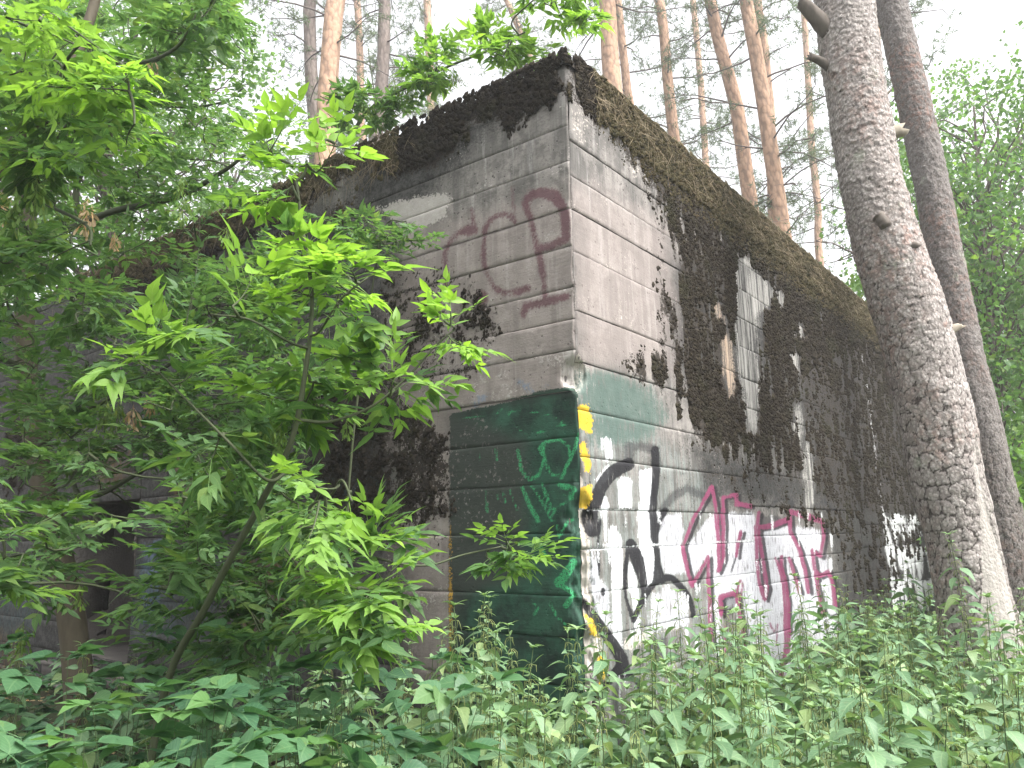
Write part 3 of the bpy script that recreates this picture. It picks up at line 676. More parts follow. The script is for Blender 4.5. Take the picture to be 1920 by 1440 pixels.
def courses(side, panels, parent, mat):
    d, n = (DR, NR) if side == 'R' else (DL, NL)
    ci = 0
    for s0, s1, zz, hole in panels:
        near = s0 < 3.3
        step = .022 if near else .045
        for a, b in zip(zz[:-1], zz[1:]):
            ci += 1
            if hole and (a + b) / 2 < DOOR[3] and (a + b) / 2 > DOOR[2]:
                continue
            S = np.linspace(s0, s1, max(4, int((s1 - s0) / step)))
            S = np.unique(np.concatenate([S, [s0 + .004, s0 + .012, s1 - .012, s1 - .004], np.arange(0, .16, .009) if s0 == 0 else []]))
            nz = max(4, int((b - a) / (.024 if near else .042)))
            Z = np.unique(np.concatenate([np.linspace(a, b, nz), [a + .005, a + .012, b - .012, b - .005]]))
            SS, ZZ = np.meshgrid(S, Z, indexing='ij'); s = SS.ravel(); z = ZZ.ravel()
            ed = np.minimum(z - a, b - z)
            if s0 > 0: ed = np.minimum(ed, (s - s0) * 1.5 + .002)
            ed = np.minimum(ed, (s1 - s) * 1.5 + .002)
            dd = displace(s, z, side, ed, ci)
            P0 = C + np.outer(s, d) + np.outer(z, [0, 0, 1.])
            P = P0 + np.outer(dd, n)
            if s0 == 0: P = corner_break(P, z, s)
            A = paint(P0, side)
            if s0 == 0:
                A['spall'] = np.maximum(A['spall'], (np.linalg.norm(P - P0, axis=1) - .022) * 400)
            A['joint'] = np.clip(1 - ed / .011, 0, 1) * np.clip(vnoise(np.stack([s * 2.4, np.full_like(s, ci * 2.2)], -1), 14) * 1.8 - .25, 0, 1)
            A['moss'] = np.clip(A['moss'] + .16 * np.clip(1 - ed / .03, 0, 1) * vnoise(np.stack([s * 3, np.full_like(s, ci * 1.1)], -1), 15) + .22 * (fbm(np.stack([s * 4, z * 2.2], -1), 3, 16) - .5), 0, 1.2)
            A['wc'] = np.stack([s, z, np.full_like(s, 0. if side == 'R' else 31.) + ci * .37], 1)
            m = len(Z); i = np.arange(len(S) - 1)[:, None] * m + np.arange(m - 1)[None]
            Q = np.stack([i, i + m, i + m + 1, i + 1], -1).reshape(-1, 4)
            if side == 'L': Q = Q[:, ::-1]
            o0 = C + d * s0 + np.array([0, 0, a])
            o = obj('concrete_course', mk_mesh('concrete_course', P - o0, Q, None, mat, None, A), parent)
            o.location = [float(v) for v in (o0 - B0)]
def box_verts(o, ax, ay, az):
    V = [o + i * ax + j * ay + k * az for i in (0, 1) for j in (0, 1) for k in (0, 1)]
    Q = [(0, 1, 3, 2), (4, 6, 7, 5), (0, 4, 5, 1), (2, 3, 7, 6), (0, 2, 6, 4), (1, 5, 7, 3)]
    return np.array(V), np.array(Q)
Zu = np.array([0, 0, 1.])
wR = MB(); V, Q = box_verts(C - NR * .5 + DR * .12 - Zu * .3, NR * .46, DR * (R_LEN - .12), Zu * (WALL_H + .26)); wR.add(V, Q)
wall_r = obj('wall', wR.mesh('wall', M_ROUGH, False, B0), bunker)
wall_r['label'] = 'right wall with black, white and magenta graffiti under dark moss'
wL = MB()
for a, b, c, e in ((.12, DOOR[0] + .02, -.3, WALL_H - .04), (DOOR[1] - .02, L_LEN, -.3, WALL_H - .04), (DOOR[0] + .02, DOOR[1] - .02, DOOR[3] + .02, WALL_H - .04), (DOOR[0] + .02, DOOR[1] - .02, -.3, DOOR[2] - .02)):
    V, Q = box_verts(C - NL * .5 + DL * a + Zu * c, NL * .46, DL * (b - a), Zu * (e - c)); wL.add(V, Q)
wall_l = obj('wall', wL.mesh('wall', M_ROUGH, False, B0), bunker)
wall_l['label'] = 'left wall with dark green paint panel and maroon letters'
courses('R', [(0, 2.89, zR1, False), (2.89, 6.65, zR2, False), (6.65, R_LEN, zR3, False)], wall_r, M_WALLR)
courses('L', [(0, 3.3, zL, False), (3.3, DOOR[0], zL2, False), (DOOR[0], DOOR[1], zL2, True), (DOOR[1], L_LEN, zL2, False)], wall_l, M_WALLL)
# back and far walls so that the block is closed
bk = MB()
V, Q = box_verts(C + DR * (R_LEN - .4) + DL * .5 - Zu * .3, DR * .4, DL * (L_LEN - .5), Zu * (WALL_H + .2)); bk.add(V, Q)
obj('rear_wall', bk.mesh('rear_wall', M_ROUGH, False, B0), bunker)
bk = MB()
V, Q = box_verts(C + DL * (L_LEN - .4) + DR * .5 - Zu * .3, DL * .4, DR * (R_LEN - .9), Zu * (WALL_H + .2)); bk.add(V, Q)
obj('side_wall', bk.mesh('side_wall', M_ROUGH, False, B0), bunker)
# roof with a mound of litter, its rim drooping over the walls
na, nb = 70, 60
ua = np.linspace(-.02, R_LEN, na); ub = np.linspace(-.02, L_LEN, nb)
UA, UB = np.meshgrid(ua, ub, indexing='ij')
edge = np.minimum(np.minimum(UA, UB), np.minimum(R_LEN - UA, L_LEN - UB))
RZ = WALL_H - .06 + .10 * np.clip(edge / .25, 0, 1) + .5 * np.clip(edge / 3, 0, 1) + .09 * fbm(np.stack([UA * 2, UB * 2], -1), 3, 40) * np.clip(edge / .1, 0, 1)
RV = C + UA[..., None] * DR + UB[..., None] * DL + RZ[..., None] * Zu
i = np.arange(na - 1)[:, None] * nb + np.arange(nb - 1)[None]
obj('roof', mk_mesh('roof', RV.reshape(-1, 3) - B0, np.stack([i, i + nb, i + nb + 1, i + 1], -1).reshape(-1, 4), None, M_SOIL), bunker)
# doorway recess and threshold
dr = MB(); o = C + DL * (DOOR[0] + .02) + Zu * DOOR[2]; w = DL * (DOOR[1] - DOOR[0] - .04); h = Zu * (DOOR[3] - DOOR[2]); dp = -NL * 2.4
for a, b, c in ((o + dp - w * .1 - h * .1, w * 1.2, h * 1.2), (o, dp, h), (o + w, h, dp), (o, w, dp), (o + h, dp, w)):
    g = 12; t = np.linspace(0, 1, g); X, Y = np.meshgrid(t, t, indexing='ij')
    P = a + X[..., None] * b + Y[..., None] * c
    P = P + .05 * (fbm(P * 3, 3, 44) - .5)[..., None]
    i = np.arange(g - 1)[:, None] * g + np.arange(g - 1)[None]
    dr.add(P.reshape(-1, 3), np.stack([i, i + g, i + g + 1, i + 1], -1))
obj('doorway', dr.mesh('doorway', M_ROUGH, True, B0), bunker)
th = MB()
for k, (yy, zz, ww, hh) in enumerate(((.02, .20, .16, .03), (.10, .08, .04, .12), (.26, .05, .10, .025))):
    V, Q = box_verts(C + DL * (DOOR[0] - .15) + NL * (yy - .06) + Zu * zz, DL * (DOOR[1] - DOOR[0] + .4), NL * ww, Zu * hh); th.add(V, Q)
obj('steel_threshold', th.mesh('steel_threshold', M_STEEL, False, B0), bunker)

# moss cushions
def cushions(side, n_try, smax):
    d, n = (DR, NR) if side == 'R' else (DL, NL)
    rg = np.random.default_rng(3 if side == 'R' else 4)
    s = smax * rg.random(n_try) ** 1.55; z = rg.uniform(.2, WALL_H + .06, n_try)
    P = C + np.outer(s, d) + np.outer(z, Zu)
    p = to_px(P)
    den = (moss_R if side == 'R' else moss_L)(p, s, z)
    nz = fbm(np.stack([s * 13, z * 8], -1), 4, 51 if side == 'R' else 52)
    nb = fbm(np.stack([s * 4, z * 2.2], -1), 3, 16)
    top = z > WALL_H - .35
    ok = (den + (nz - .5) * 1.5 + .3 * (nb - .5) + .25 * (rg.random(n_try) - .5)) > .62
    ok &= den > .24
    P, s, z, top, den = P[ok], s[ok], z[ok], top[ok], den[ok]
    k = len(P)
    size = (.0075 + .0115 * rg.random(k)) * (1 + .10 * s) * np.where(top, 1.35, 1.0) * np.where(den < .6, .72, 1.0)
    tv = np.array([(math.cos(a), math.sin(a), -.25) for a in [q * math.pi / 3 for q in range(6)]] + [(0, 0, 1.)])
    tq = np.array([(q, (q + 1) % 6, 6) for q in range(6)])
    J = tv[None] * (1 + .5 * (rg.random((k, 7, 1)) - .5)) * size[:, None, None]
    el = (1.0 + .9 * rg.random(k))[:, None]
    x = J[..., 0]; y = J[..., 1] * el; h = J[..., 2] * (.8 + .7 * rg.random(k))[:, None]
    y = y - h * .55
    W = P[:, None] + x[..., None] * d + y[..., None] * Zu + (h + (.02 * rg.random(k) * top)[:, None])[..., None] * n
    T = (np.arange(k)[:, None, None] * 7 + tq[None]).reshape(-1, 3)
    if side == 'R':
        tint = np.where((z > WALL_H - .34 - .25 * rg.random(k)) & (s > .35), .62 + .38 * rg.random(k), .05 + .42 * rg.random(k))
        T = T[:, ::-1] if False else T
    else:
        tint = np.where((z > WALL_H - .22 - .2 * rg.random(k)) & (s > 1.7), .6 + .4 * rg.random(k), .0 + .34 * rg.random(k))
        tint = np.where((s > 1.75) & (s < 2.6) & (z > 4.35), .75 + .25 * rg.random(k), tint)
        T = T[:, ::-1]
    me = mk_mesh('moss', W.reshape(-1, 3) - B0, None, T, M_MOSS, None, {'tint': np.repeat(tint, 7)})
    obj('moss', me, bunker, None, 'stuff')
    return k
print('moss', cushions('R', 155000, 11.2), cushions('L', 80000, 9.5))
# dry stalks and needles hanging over the rim
def strands(side, n, s0, s1, seed, zr=(-.30, .07), lng=(.07, .24)):
    d, nn = (DR, NR) if side == 'R' else (DL, NL)
    rg = np.random.default_rng(seed)
    s = s0 + (s1 - s0) * rg.random(n) ** 1.3; z = WALL_H + rg.uniform(*zr, n); L = rg.uniform(*lng, n)
    P = C + np.outer(s, d) + np.outer(z, Zu) + np.outer(.03 + .03 * rg.random(n), nn)
    dirv = np.outer(rg.normal(0, .55, n), d) + np.outer(rg.normal(-.55, .35, n), Zu) + np.outer(rg.random(n) * .35, nn)
    dirv /= np.linalg.norm(dirv, axis=1)[:, None]
    w = np.cross(dirv, nn); w = w / (np.linalg.norm(w, axis=1)[:, None] + 1e-6) * (.0010 + .0010 * rg.random(n))[:, None] * (1 + .10 * s)[:, None]
    bend = np.outer(rg.normal(0, .03, n), d) - np.outer(.25 * L, Zu)
    A = P; Bm = P + dirv * (L * .55)[:, None] + bend * .3; E = P + dirv * L[:, None] + bend
    V = np.stack([A - w, A + w, Bm - w, Bm + w, E], 1)
    b = np.arange(n)[:, None] * 5
    T = np.concatenate([b + [0, 1, 3], b + [0, 3, 2], b + [2, 3, 4]])
    return V.reshape(-1, 3), T
sm = MB()
for a in (('R', 620, .3, 10.5, 61), ('L', 160, 1.5, 9, 62), ('L', 180, 1.7, 2.8, 63)):
    V, T = strands(*a); sm.add(V, None, T)
obj('dry_grass', sm.mesh('dry_grass', M_STRAW, False, B0), bunker, None, 'stuff')

# ------------------------------------------------------------------ the big leaning pine and its neighbour (bark plates in relief)
def bark_trunk(path_px, Y, name, seg, dz, plate, seed, relief, mat=None, vstretch=1.35, extra_top=2.0, bare_poly=None, flare=0.0):
    pts = []; rad = []
    for x, y, w in path_px:
        p = at_y(x, y, Y); pts.append(p); rad.append(w / 2 * depth(p) / F * .825)
    pts = np.array(pts); rad = np.array(rad)
    o = np.argsort(pts[:, 2]); pts = pts[o]; rad = rad[o]
    d = pts[-1] - pts[-2]; d /= np.linalg.norm(d)
    pts = np.vstack([pts, pts[-1] + d * extra_top]); rad = np.append(rad, rad[-1] * .8)
    gz = float(ground_z(pts[0, 0], pts[0, 1])) - .15
    if pts[0, 2] > gz:
        b = pts[0] + (pts[0] - pts[1]) / (pts[1, 2] - pts[0, 2]) * (pts[0, 2] - gz)
        pts = np.vstack([b, pts]); rad = np.append(rad[0] * (1.12 + flare), rad)
    L = np.concatenate([[0], np.cumsum(np.linalg.norm(np.diff(pts, axis=0), axis=1))])
    t = np.arange(0, L[-1], dz)
    sp = np.stack([np.interp(t, L, pts[:, k]) for k in range(3)], 1)
    kern = np.ones(41) / 41
    for k in range(3):
        e = np.pad(sp[:, k], 20, mode='reflect', reflect_type='odd'); sp[:, k] = np.convolve(e, kern, 'valid')
    r = np.interp(t, L, rad)
    V, Q, T, uv = tube(sp, r, seg, False)
    n = len(sp); N = (V.reshape(n, seg, 3) - sp[:, None]); N /= np.linalg.norm(N, axis=2)[..., None]
    per = max(5, int(round(2 * math.pi * np.mean(r) / plate)))
    U = uv[:, 0] * per; W = uv[:, 1] / (plate * vstretch)
    wob = fbm(np.stack([U * .9, W * .9], -1), 3, seed)
    U2 = U + .55 * (fbm(np.stack([np.sin(uv[:, 0] * 6.283) * 4, np.cos(uv[:, 0] * 6.283) * 4, W * 2.2], -1), 3, seed + 1) - .5) * 2
    W2 = W + .5 * (wob - .5) * 2
    f1, cr, cid, dv = cells(U2, W2, per, seed)
    f1b, crb, cidb, dvb = cells(U2 * 2.0, W2 * 2.3, per * 2, seed + 5)
    hgt0 = np.clip(cr / .22, 0, 1) * .75 + cid * .45 + np.clip(crb / .2, 0, 1) * .3 + cidb * .22
    flaky = np.clip((V[:, 2] - 2.2) / 2.2, 0, 1)
    hgt1 = .55 - 1.2 * dvb + .7 * cidb + .25 * cid - .3 * dv
    hgt = hgt0 * (1 - flaky * .8) + hgt1 * flaky * .75
    lump = fbm(np.stack([np.sin(uv[:, 0] * 6.283) * 1.5, np.cos(uv[:, 0] * 6.283) * 1.5, uv[:, 1] * 2.2], -1), 3, seed + 3) - .5
    fl = flare * np.exp(-uv[:, 1] / .35) * (.5 + .8 * np.maximum(0, np.cos(uv[:, 0] * 6.283 * 4 + 1.0)))
    disp = relief * hgt + .09 * np.mean(r) * lump * 2 + fl * np.mean(r)
    bare = np.full(len(V), -60.)
    if bare_poly is not None:
        px = to_px(V); bare = s_area(px, bare_poly)
        front = ((V - O) * N.reshape(-1, 3)).sum(1) < .12
        bare = np.where(front, bare, -60)
        disp = np.where(bare > 0, .02 * np.mean(r) * lump - relief * .2, disp)
    V2 = V + N.reshape(-1, 3) * disp[:, None]
    red = np.clip(fbm(V2 * 1.3, 3, seed + 9) * 3 - 1.2, 0, 1) * .8
    B = sp[0]
    crk = np.minimum(np.clip(cr + flaky * .05, 0, 1), np.clip(crb, 0, 1) * 1.6 + .05)
    me = mk_mesh(name, V2 - B, Q, None, mat or M_NBARK, uv, {'crack': crk, 'cell': .6 * cid + .4 * cidb, 'bare': bare, 'red': red, 'flaky': flaky})
    return me, B, sp, r
def stub(parent, B, a, b, r0, r1, mat, name='branch_stub', seg=10, seed=1, ragged=.02):
    rg = np.random.default_rng(seed)
    pts = bezier(np.asarray(a), np.asarray(b), np.array([0, 0, .01]), 7)
    V, Q, T, uv = tube(pts, np.linspace(r0, r1, 7) * (1 + .1 * rg.random(7)), seg, True)
    V = V + (fbm(V * 30, 3, seed) - .5)[:, None] * ragged * 1.6
    V[-1 - seg - 1:-2] += (rg.random((seg, 1)) - .5) * (np.asarray(b) - np.asarray(a)) * .3
    m = MB(); m.add(V, Q, T, uv)
    return obj(name, m.mesh(name, mat, True, B), parent)
P1 = [(1548, -260, 108), (1566, -120, 112), (1583, 0, 116), (1592, 100, 119), (1609, 200, 121), (1625, 300, 124), (1647, 400, 132), (1668, 480, 140), (1697, 560, 148), (1722, 640, 148), (1740, 720, 148), (1757, 800, 147), (1775, 890, 146), (1800, 1000, 140), (1820, 1100, 142), (1840, 1200, 156), (1850, 1250, 172)]
me, B, sp, rr = bark_trunk(P1, 6.6, 'trunk', 192, .0138, .088, 70, .0115, flare=.28,
                           bare_poly=[(1826, 815), (1836, 880), (1848, 950), (1870, 1020), (1896, 1110), (1925, 1210), (1960, 1300), (1850, 1300), (1838, 1190), (1842, 1080), (1838, 960), (1822, 880)])
pine1 = thing('pine_tree', 'thick leaning pine with scaly grey bark and sawn branch stubs beside the right wall', 'pine tree', B)
obj('trunk', me, pine1)
def on_trunk(x, y, Y, off=0.0):
    """point on the trunk's near surface under a photo pixel (sideways offset keeps it at the trunk's own distance)"""
    return at_y(x, y, Y - off)
def px_m(Y, y): return 1.0 / F * (Y * math.cos(PITCH) + 1.2)
for i, (x0, y0, x1, y1, r0, r1, off, off1, mt) in enumerate([(1560, 66, 1502, 4, .085, .058, .05, .12, M_KNOT), (1556, 126, 1519, 106, .045, .03, .05, .08, M_KNOT), (1632, 206, 1668, 172, .03, .012, .05, .1, M_WOOD), (1640, 262, 1690, 244, .07, .06, .02, -.02, M_WOOD),
                                                         (1690, 478, 1722, 456, .05, .03, .25, .34, M_KNOT), (1756, 632, 1806, 610, .07, .018, .18, .2, M_WOOD), (1646, 404, 1662, 426, .05, .05, .285, .30, M_KNOT)]):
    stub(pine1, B, at_y(x0, y0, 6.6 - off * .8), at_y(x1, y1, 6.6 - off1 * .85), r0, r1, mt, 'branch_stub' if i < 6 else 'knot', seed=i + 3)
# burl where the dead snag leaves the trunk
bl = MB(); a = at_y(1748, 618, 6.45); th = np.linspace(0, math.pi, 9); ph = np.arange(14) * 2 * math.pi / 14
Vb = np.array([[math.sin(t) * math.cos(f), math.sin(t) * math.sin(f), math.cos(t)] for t in th for f in ph])
Vb = Vb * (1 + .35 * (fbm(Vb * 2.5, 2, 4) - .5))[:, None] * np.array([.14, .13, .17]) + a
i = np.arange(8)[:, None] * 14 + np.arange(14)[None]; j = np.arange(8)[:, None] * 14 + (np.arange(14)[None] + 1) % 14
bl.add(Vb, np.stack([i, i + 14, j + 14, j], -1))
V, Q, T, uv, aa, yy = bl.arrays()
obj('burl', mk_mesh('burl', V - B, Q, None, M_NBARK, uv, {'crack': np.full(len(V), .3), 'cell': fbm(V * 12, 2, 3), 'bare': np.full(len(V), -60.), 'red': np.full(len(V), .8)}), pine1)

P2 = [(1632, -200, 58), (1668, 0, 60), (1692, 100, 62), (1716, 200, 63), (1737, 300, 65), (1757, 400, 67), (1777, 500, 68), (1796, 600, 68), (1819, 700, 70), (1842, 800, 74), (1864, 900, 77), (1884, 1000, 80), (1900, 1100, 86), (1908, 1160, 92)]
me, B2, sp2, rr2 = bark_trunk(P2, 9.5, 'trunk', 104, .022, .06, 90, .014, flare=.2, extra_top=4, vstretch=2.6, mat=M_NBARK2)
pine2 = thing('pine_tree', 'dark grey leaning pine standing just behind the thick scaly pine', 'pine tree', B2)
obj('trunk', me, pine2)

# ------------------------------------------------------------------ needle crowns
def tuft_template(rg, n=9, L=.13, w=.006):
    V = []; T = []
    for k in range(n):
        a = rg.uniform(0, 6.283); e = rg.uniform(-.2, 1.2)
        d = np.array([math.cos(a) * math.cos(e), math.sin(a) * math.cos(e), math.sin(e)])
        s = np.cross(d, rg.normal(size=3)); s = s / np.linalg.norm(s) * w
        b = len(V); V += [-s + d * .01, s + d * .01, d * L * rg.uniform(.7, 1.1)]; T.append((b, b + 1, b + 2))
    return np.array(V), np.array(T)
_tr = np.random.default_rng(8)
def rand_rot(rg, n):
    q = rg.normal(size=(n, 4)); q /= np.linalg.norm(q, axis=1)[:, None]
    w, x, y, z = q.T
    return np.stack([np.stack([1 - 2 * (y * y + z * z), 2 * (x * y - z * w), 2 * (x * z + y * w)], -1), np.stack([2 * (x * y + z * w), 1 - 2 * (x * x + z * z), 2 * (y * z - x * w)], -1), np.stack([2 * (x * z - y * w), 2 * (y * z + x * w), 1 - 2 * (x * x + y * y)], -1)], 1)
def scatter(mb, tv, tt, pos, rg, smin=.8, smax=1.3, uv=None, y=0.0, tint=None):
    n = len(pos)
    R = rand_rot(rg, n) * rg.uniform(smin, smax, n)[:, None, None]
    V = np.einsum('nij,kj->nki', R, tv) + pos[:, None]
    T = (np.arange(n)[:, None, None] * len(tv) + tt[None]).reshape(-1, 3)
    tn = rg.random(n) if tint is None else tint
    mb.add(V.reshape(-1, 3), None, T, None if uv is None else np.tile(uv, (n, 1)), np.repeat(tn, len(tv)), y)
def pine(label, path_px, Y, top_h, crown_z, orange, seed, n_br=26, dead=8, dens=1.0, group=None, reach=2.6):
    rg = np.random.default_rng(seed)
    pts = []; rad = []
    for x, y, w in path_px:
        p = at_y(x, y, Y); pts.append(p); rad.append(w / 2 * depth(p) / F)
    pts = np.array(pts); rad = np.array(rad); o = np.argsort(pts[:, 2]); pts = pts[o]; rad = rad[o]
    d = (pts[-1] - pts[0]); d /= d[2]
    b = pts[0] - d * (pts[0, 2] + .2); top = pts[-1] + d * (top_h - pts[-1, 2])
    pts = np.vstack([b, pts, top]); rad = np.concatenate([[rad[0] * 1.25], rad, [.04]])
    zz = np.linspace(-.2, top_h, 46)
    sp = np.stack([np.interp(zz, pts[:, 2], pts[:, k]) for k in range(3)], 1)
    wob = np.stack([fbm(np.stack([zz * .35, zz * 0 + seed], -1), 2, seed) - .5, fbm(np.stack([zz * .35, zz * 0 + seed], -1), 2, seed + 1) - .5, zz * 0], 1) * .35
    vis = (zz < pts[-2, 2]) & (zz > pts[1, 2])
    sp = sp + wob * np.where(vis, .35, 1.)[:, None]
    rz = np.interp(zz, pts[:, 2], rad)
    t = thing('pine_tree', label, 'pine tree', sp[0], group)
    V, Q, T, uv = tube(sp, rz, 12)
    V = V + .012 * (fbm(V * 9, 2, seed) - .5)[:, None]
    h = np.clip((V[:, 2] - orange) / 2.5 + .5, 0, 1)
    obj('trunk', mk_mesh('trunk', V - sp[0], Q, T, M_FBARK, uv * np.array([1, .5]), {'orange': h}), t)
    wood = MB(); tips = []
    def ip(z): return np.array([np.interp(z, zz, sp[:, k]) for k in range(3)])
    for k in range(n_br + dead):
        live = k < n_br
        z0 = crown_z + (top_h - crown_z) * (rg.random() ** 1.1) if live else rg.uniform(max(3., crown_z - 5), crown_z + 1)
        a = ip(z0); ang = rg.uniform(0, 6.283); f = 1 - .6 * (z0 - crown_z) / max(1, top_h - crown_z)
        ln = (reach * rg.uniform(.6, 1.25) * f) if live else rg.uniform(.5, 1.9)
        e = a + np.array([math.cos(ang), math.sin(ang), rg.uniform(-.35, .35)]) * ln
        bp = bezier(a, e, np.array([0, 0, rg.uniform(-.12, .2)]) * ln, 6) + rg.normal(0, .05, (6, 3)) * np.linspace(0, 1, 6)[:, None]
        V, Q, T, uv = tube(bp, np.linspace(.035, .010, 6), 4, False); wood.add(V, Q, T, uv)
        for q in range(int(rg.integers(5, 9)) if live else 3):
            s0 = bp[int(rg.integers(2, 6))]; l2 = rg.uniform(.35, .95) * (1 if live else .8)
            e2 = s0 + (rg.normal(size=3) * np.array([.7, .7, .45]) + .35 * (e - a) / ln) * l2
            b2 = bezier(s0, e2, np.array([0, 0, rg.uniform(-.08, .12)]), 4)
            V, Q, T, uv = tube(b2, [.011, .008, .006, .004], 3, False); wood.add(V, Q, T, uv)
            if live:
                m = int(8 * dens)
                tips.append(b2[rg.integers(1, 4, m)] + rg.normal(0, .10, (m, 3)))
    obj('branches', wood.mesh('branches', M_DEAD, True, sp[0]), t, None, 'stuff')
    if tips:
        cr = MB(); pos = np.concatenate(tips)
        for v in range(3):
            tv, tt = tuft_template(rg, 8, .155, .0085); scatter(cr, tv, tt, pos[v::3], rg, .8, 1.5)
        obj('crown', cr.mesh('crown', M_NEEDLE, False, sp[0]), t, None, 'stuff')
    return t
G_PINE = 'pines behind the bunker'
pine('grey-brown slender pine directly left of the thick orange pine behind the leafy left wall', [(577, 0, 23), (580, 110, 24), (588, 230, 26)], 22, 24, 9.5, 30, 101, 24, 10, group=G_PINE)
pine('thick orange-barked pine rising behind the left wall next to the box elder leaves', [(627, 0, 35), (620, 110, 36), (610, 240, 38)], 20, 25, 15, 2, 102, 22, 3, group=G_PINE)
pine('straight grey pine trunk above the brown litter on the left roof edge', [(724, 0, 23), (718, 110, 24), (711, 230, 26)], 23, 23, 13, 40, 103, 26, 8, group=G_PINE)
pine('stout orange pine trunk nearest the bunker corner, with a thin pine touching it', [(1138, 0, 31), (1144, 90, 33), (1150, 180, 36)], 21, 25, 17, 2, 104, 22, 2, group=G_PINE)
pine('thin pinkish pine tight against the stout orange trunk', [(1158, 0, 14), (1166, 90, 15), (1178, 195, 17)], 26, 24, 16, 5, 105, 20, 5, group=G_PINE)
pine('slim orange pine with bare twigs standing alone above the middle of the right wall', [(1240, 0, 18), (1251, 130, 20), (1263, 270, 22)], 24, 22, 9, 4, 106, 26, 14, group=G_PINE)
pine('leaning pale pine with grey upper trunk behind the mossy right roof edge', [(1333, 0, 22), (1356, 100, 23), (1382, 210, 26), (1396, 310, 27), (1408, 400, 28)], 22, 21, 8, 6, 107, 28, 14, group=G_PINE)
pine('leaning orange pine with knobbly trunk in front of a thinner twin', [(1399, 0, 24), (1416, 100, 26), (1438, 230, 28), (1455, 350, 29), (1472, 465, 30)], 21, 23, 11, 3, 108, 24, 10, group=G_PINE)
pine('thinner twin pine half hidden by the leaning orange pine', [(1420, 0, 15), (1432, 90, 16), (1443, 200, 17), (1446, 330, 18), (1452, 440, 19)], 25, 22, 12, 3, 109, 22, 8, group=G_PINE)
pine('reddish pine seen in the gap between the two big leaning trunks', [(1636, 0, 22), (1642, 100, 23), (1648, 250, 25)], 18, 21, 9, 6, 110, 24, 8, group=G_PINE)
pine('thin reddish pine leaning behind the bright sapling on the roof', [(925, -60, 10), (950, 0, 11), (975, 60, 12), (1000, 130, 13)], 30, 29, 12, 3, 111, 40, 4, group=G_PINE)
pine('bushy far pine whose crown shows above the left roof edge', [(800, 0, 14), (806, 120, 15)], 33, 33, 9, 8, 112, 48, 6, 1.2, group=G_PINE, reach=3.4)
pine('far pine with wide crown behind the grey pine trunk', [(672, 0, 13), (676, 150, 14)], 35, 34, 9, 8, 113, 48, 6, 1.2, group=G_PINE, reach=3.6)
pine('far pine in the sky gap left of the thick scaly pine', [(1510, 60, 11), (1524, 300, 13)], 33, 32, 8, 6, 114, 32, 10, 1.1, group=G_PINE, reach=3.0)
pine('far pine crown behind the pine with bare twigs', [(1300, 0, 11), (1312, 150, 12)], 36, 34, 10, 8, 115, 34, 8, 1.1, group=G_PINE, reach=3.2)

# ------------------------------------------------------------------ broad-leaved trees of the wood behind
def simple_leaf(L=.11, W=.05):
    V = np.array([(0, 0, 0), (L * .45, W, .012), (L, 0, -.012), (L * .45, -W, .012)])
    return V, np.array([(0, 1, 2), (0, 2, 3)]), np.array([(0, 0), (.45, 1), (1, 0), (.45, -1)])
def forest_tree(label, xy, h, crown, n_clump, per, trunk_r, seed, path=None, leafsize=1.0, group=None, name='broadleaf_tree', low=None, cat='tree', young=0.0, spread=.42):
    """crown = (z centre, radius xy, radius z)"""
    rg = np.random.default_rng(seed); bx, by = xy; gz = float(ground_z(bx, by))
    t = thing(name, label, cat, (bx, by, gz), group)
    B = np.array([bx, by, gz])
    if path is None:
        path = np.array([B - [0, 0, .2]] + [B + np.array([rg.normal(0, .012 * h), rg.normal(0, .012 * h), h * f]) for f in (.2, .4, .55, .7, .82)])
    V, Q, T, uv = tube(smooth_path(path, 5), np.linspace(trunk_r, trunk_r * .16, (len(path) - 1) * 5 + 1), 10)
    m = MB(); m.add(V, Q, T, uv)
    obj('trunk', mk_mesh('trunk', V - B, Q, T, M_FBARK, uv, {'orange': np.zeros(len(V))}), t)
    wood = MB(); cl = []
    cz, rx, rz = crown
    sp = smooth_path(path, 8)
    for k in range(n_clump):
        u = rg.normal(size=3); u /= np.linalg.norm(u); u *= rg.random() ** .45
        c = np.array([np.interp(gz + cz + u[2] * rz, sp[:, 2], sp[:, 0]), np.interp(gz + cz + u[2] * rz, sp[:, 2], sp[:, 1]), gz + cz]) + u * [rx, rx, rz]
        za = max(gz + .12 * h, c[2] - rg.uniform(.3, .9) * rx)
        a = np.array([np.interp(za, sp[:, 2], sp[:, k2_]) for k2_ in range(3)])
        bp = bezier(a, c, np.array([0, 0, .1 * rx]), 6) + rg.normal(0, .06, (6, 3)) * np.array([0, 1, 1, 1, 1, .5])[:, None]
        V, Q, T, uv = tube(bp, np.linspace(trunk_r * .22, .007, 6), 4, False); wood.add(V, Q, T, uv)
        mm = int(per * rg.uniform(.6, 1.3))
        q = rg.normal(0, 1, (mm, 3)) * np.array([spread, spread, spread * .55]) * rg.uniform(.7, 1.2)
        cl.append(c + q)
    obj('branches', wood.mesh('branches', M_DEAD, True, B), t, None, 'stuff')
    cr = MB(); tv, tt, uvv = simple_leaf(.11 * leafsize, .045 * leafsize)
    pos = np.concatenate(cl)
    scatter(cr, tv, tt, pos, rg, .7, 1.3, uvv, young)
    obj('crown', cr.mesh('crown', M_FAR, False, B), t, None, 'stuff')
    return t
G_WOOD = 'broad-leaved trees of the wood right of the pines'
def gp(x, Y):
    p = at_y(x, 1000, Y); return (p[0], p[1])
_pp = [at_y(x, y, 14) for x, y in ((1905, 1150), (1892, 950), (1872, 760), (1852, 560), (1838, 380), (1826, 200), (1815, 20))]
_pp = np.array([_pp[0] - [0, 0, _pp[0][2] + .2]] + _pp)
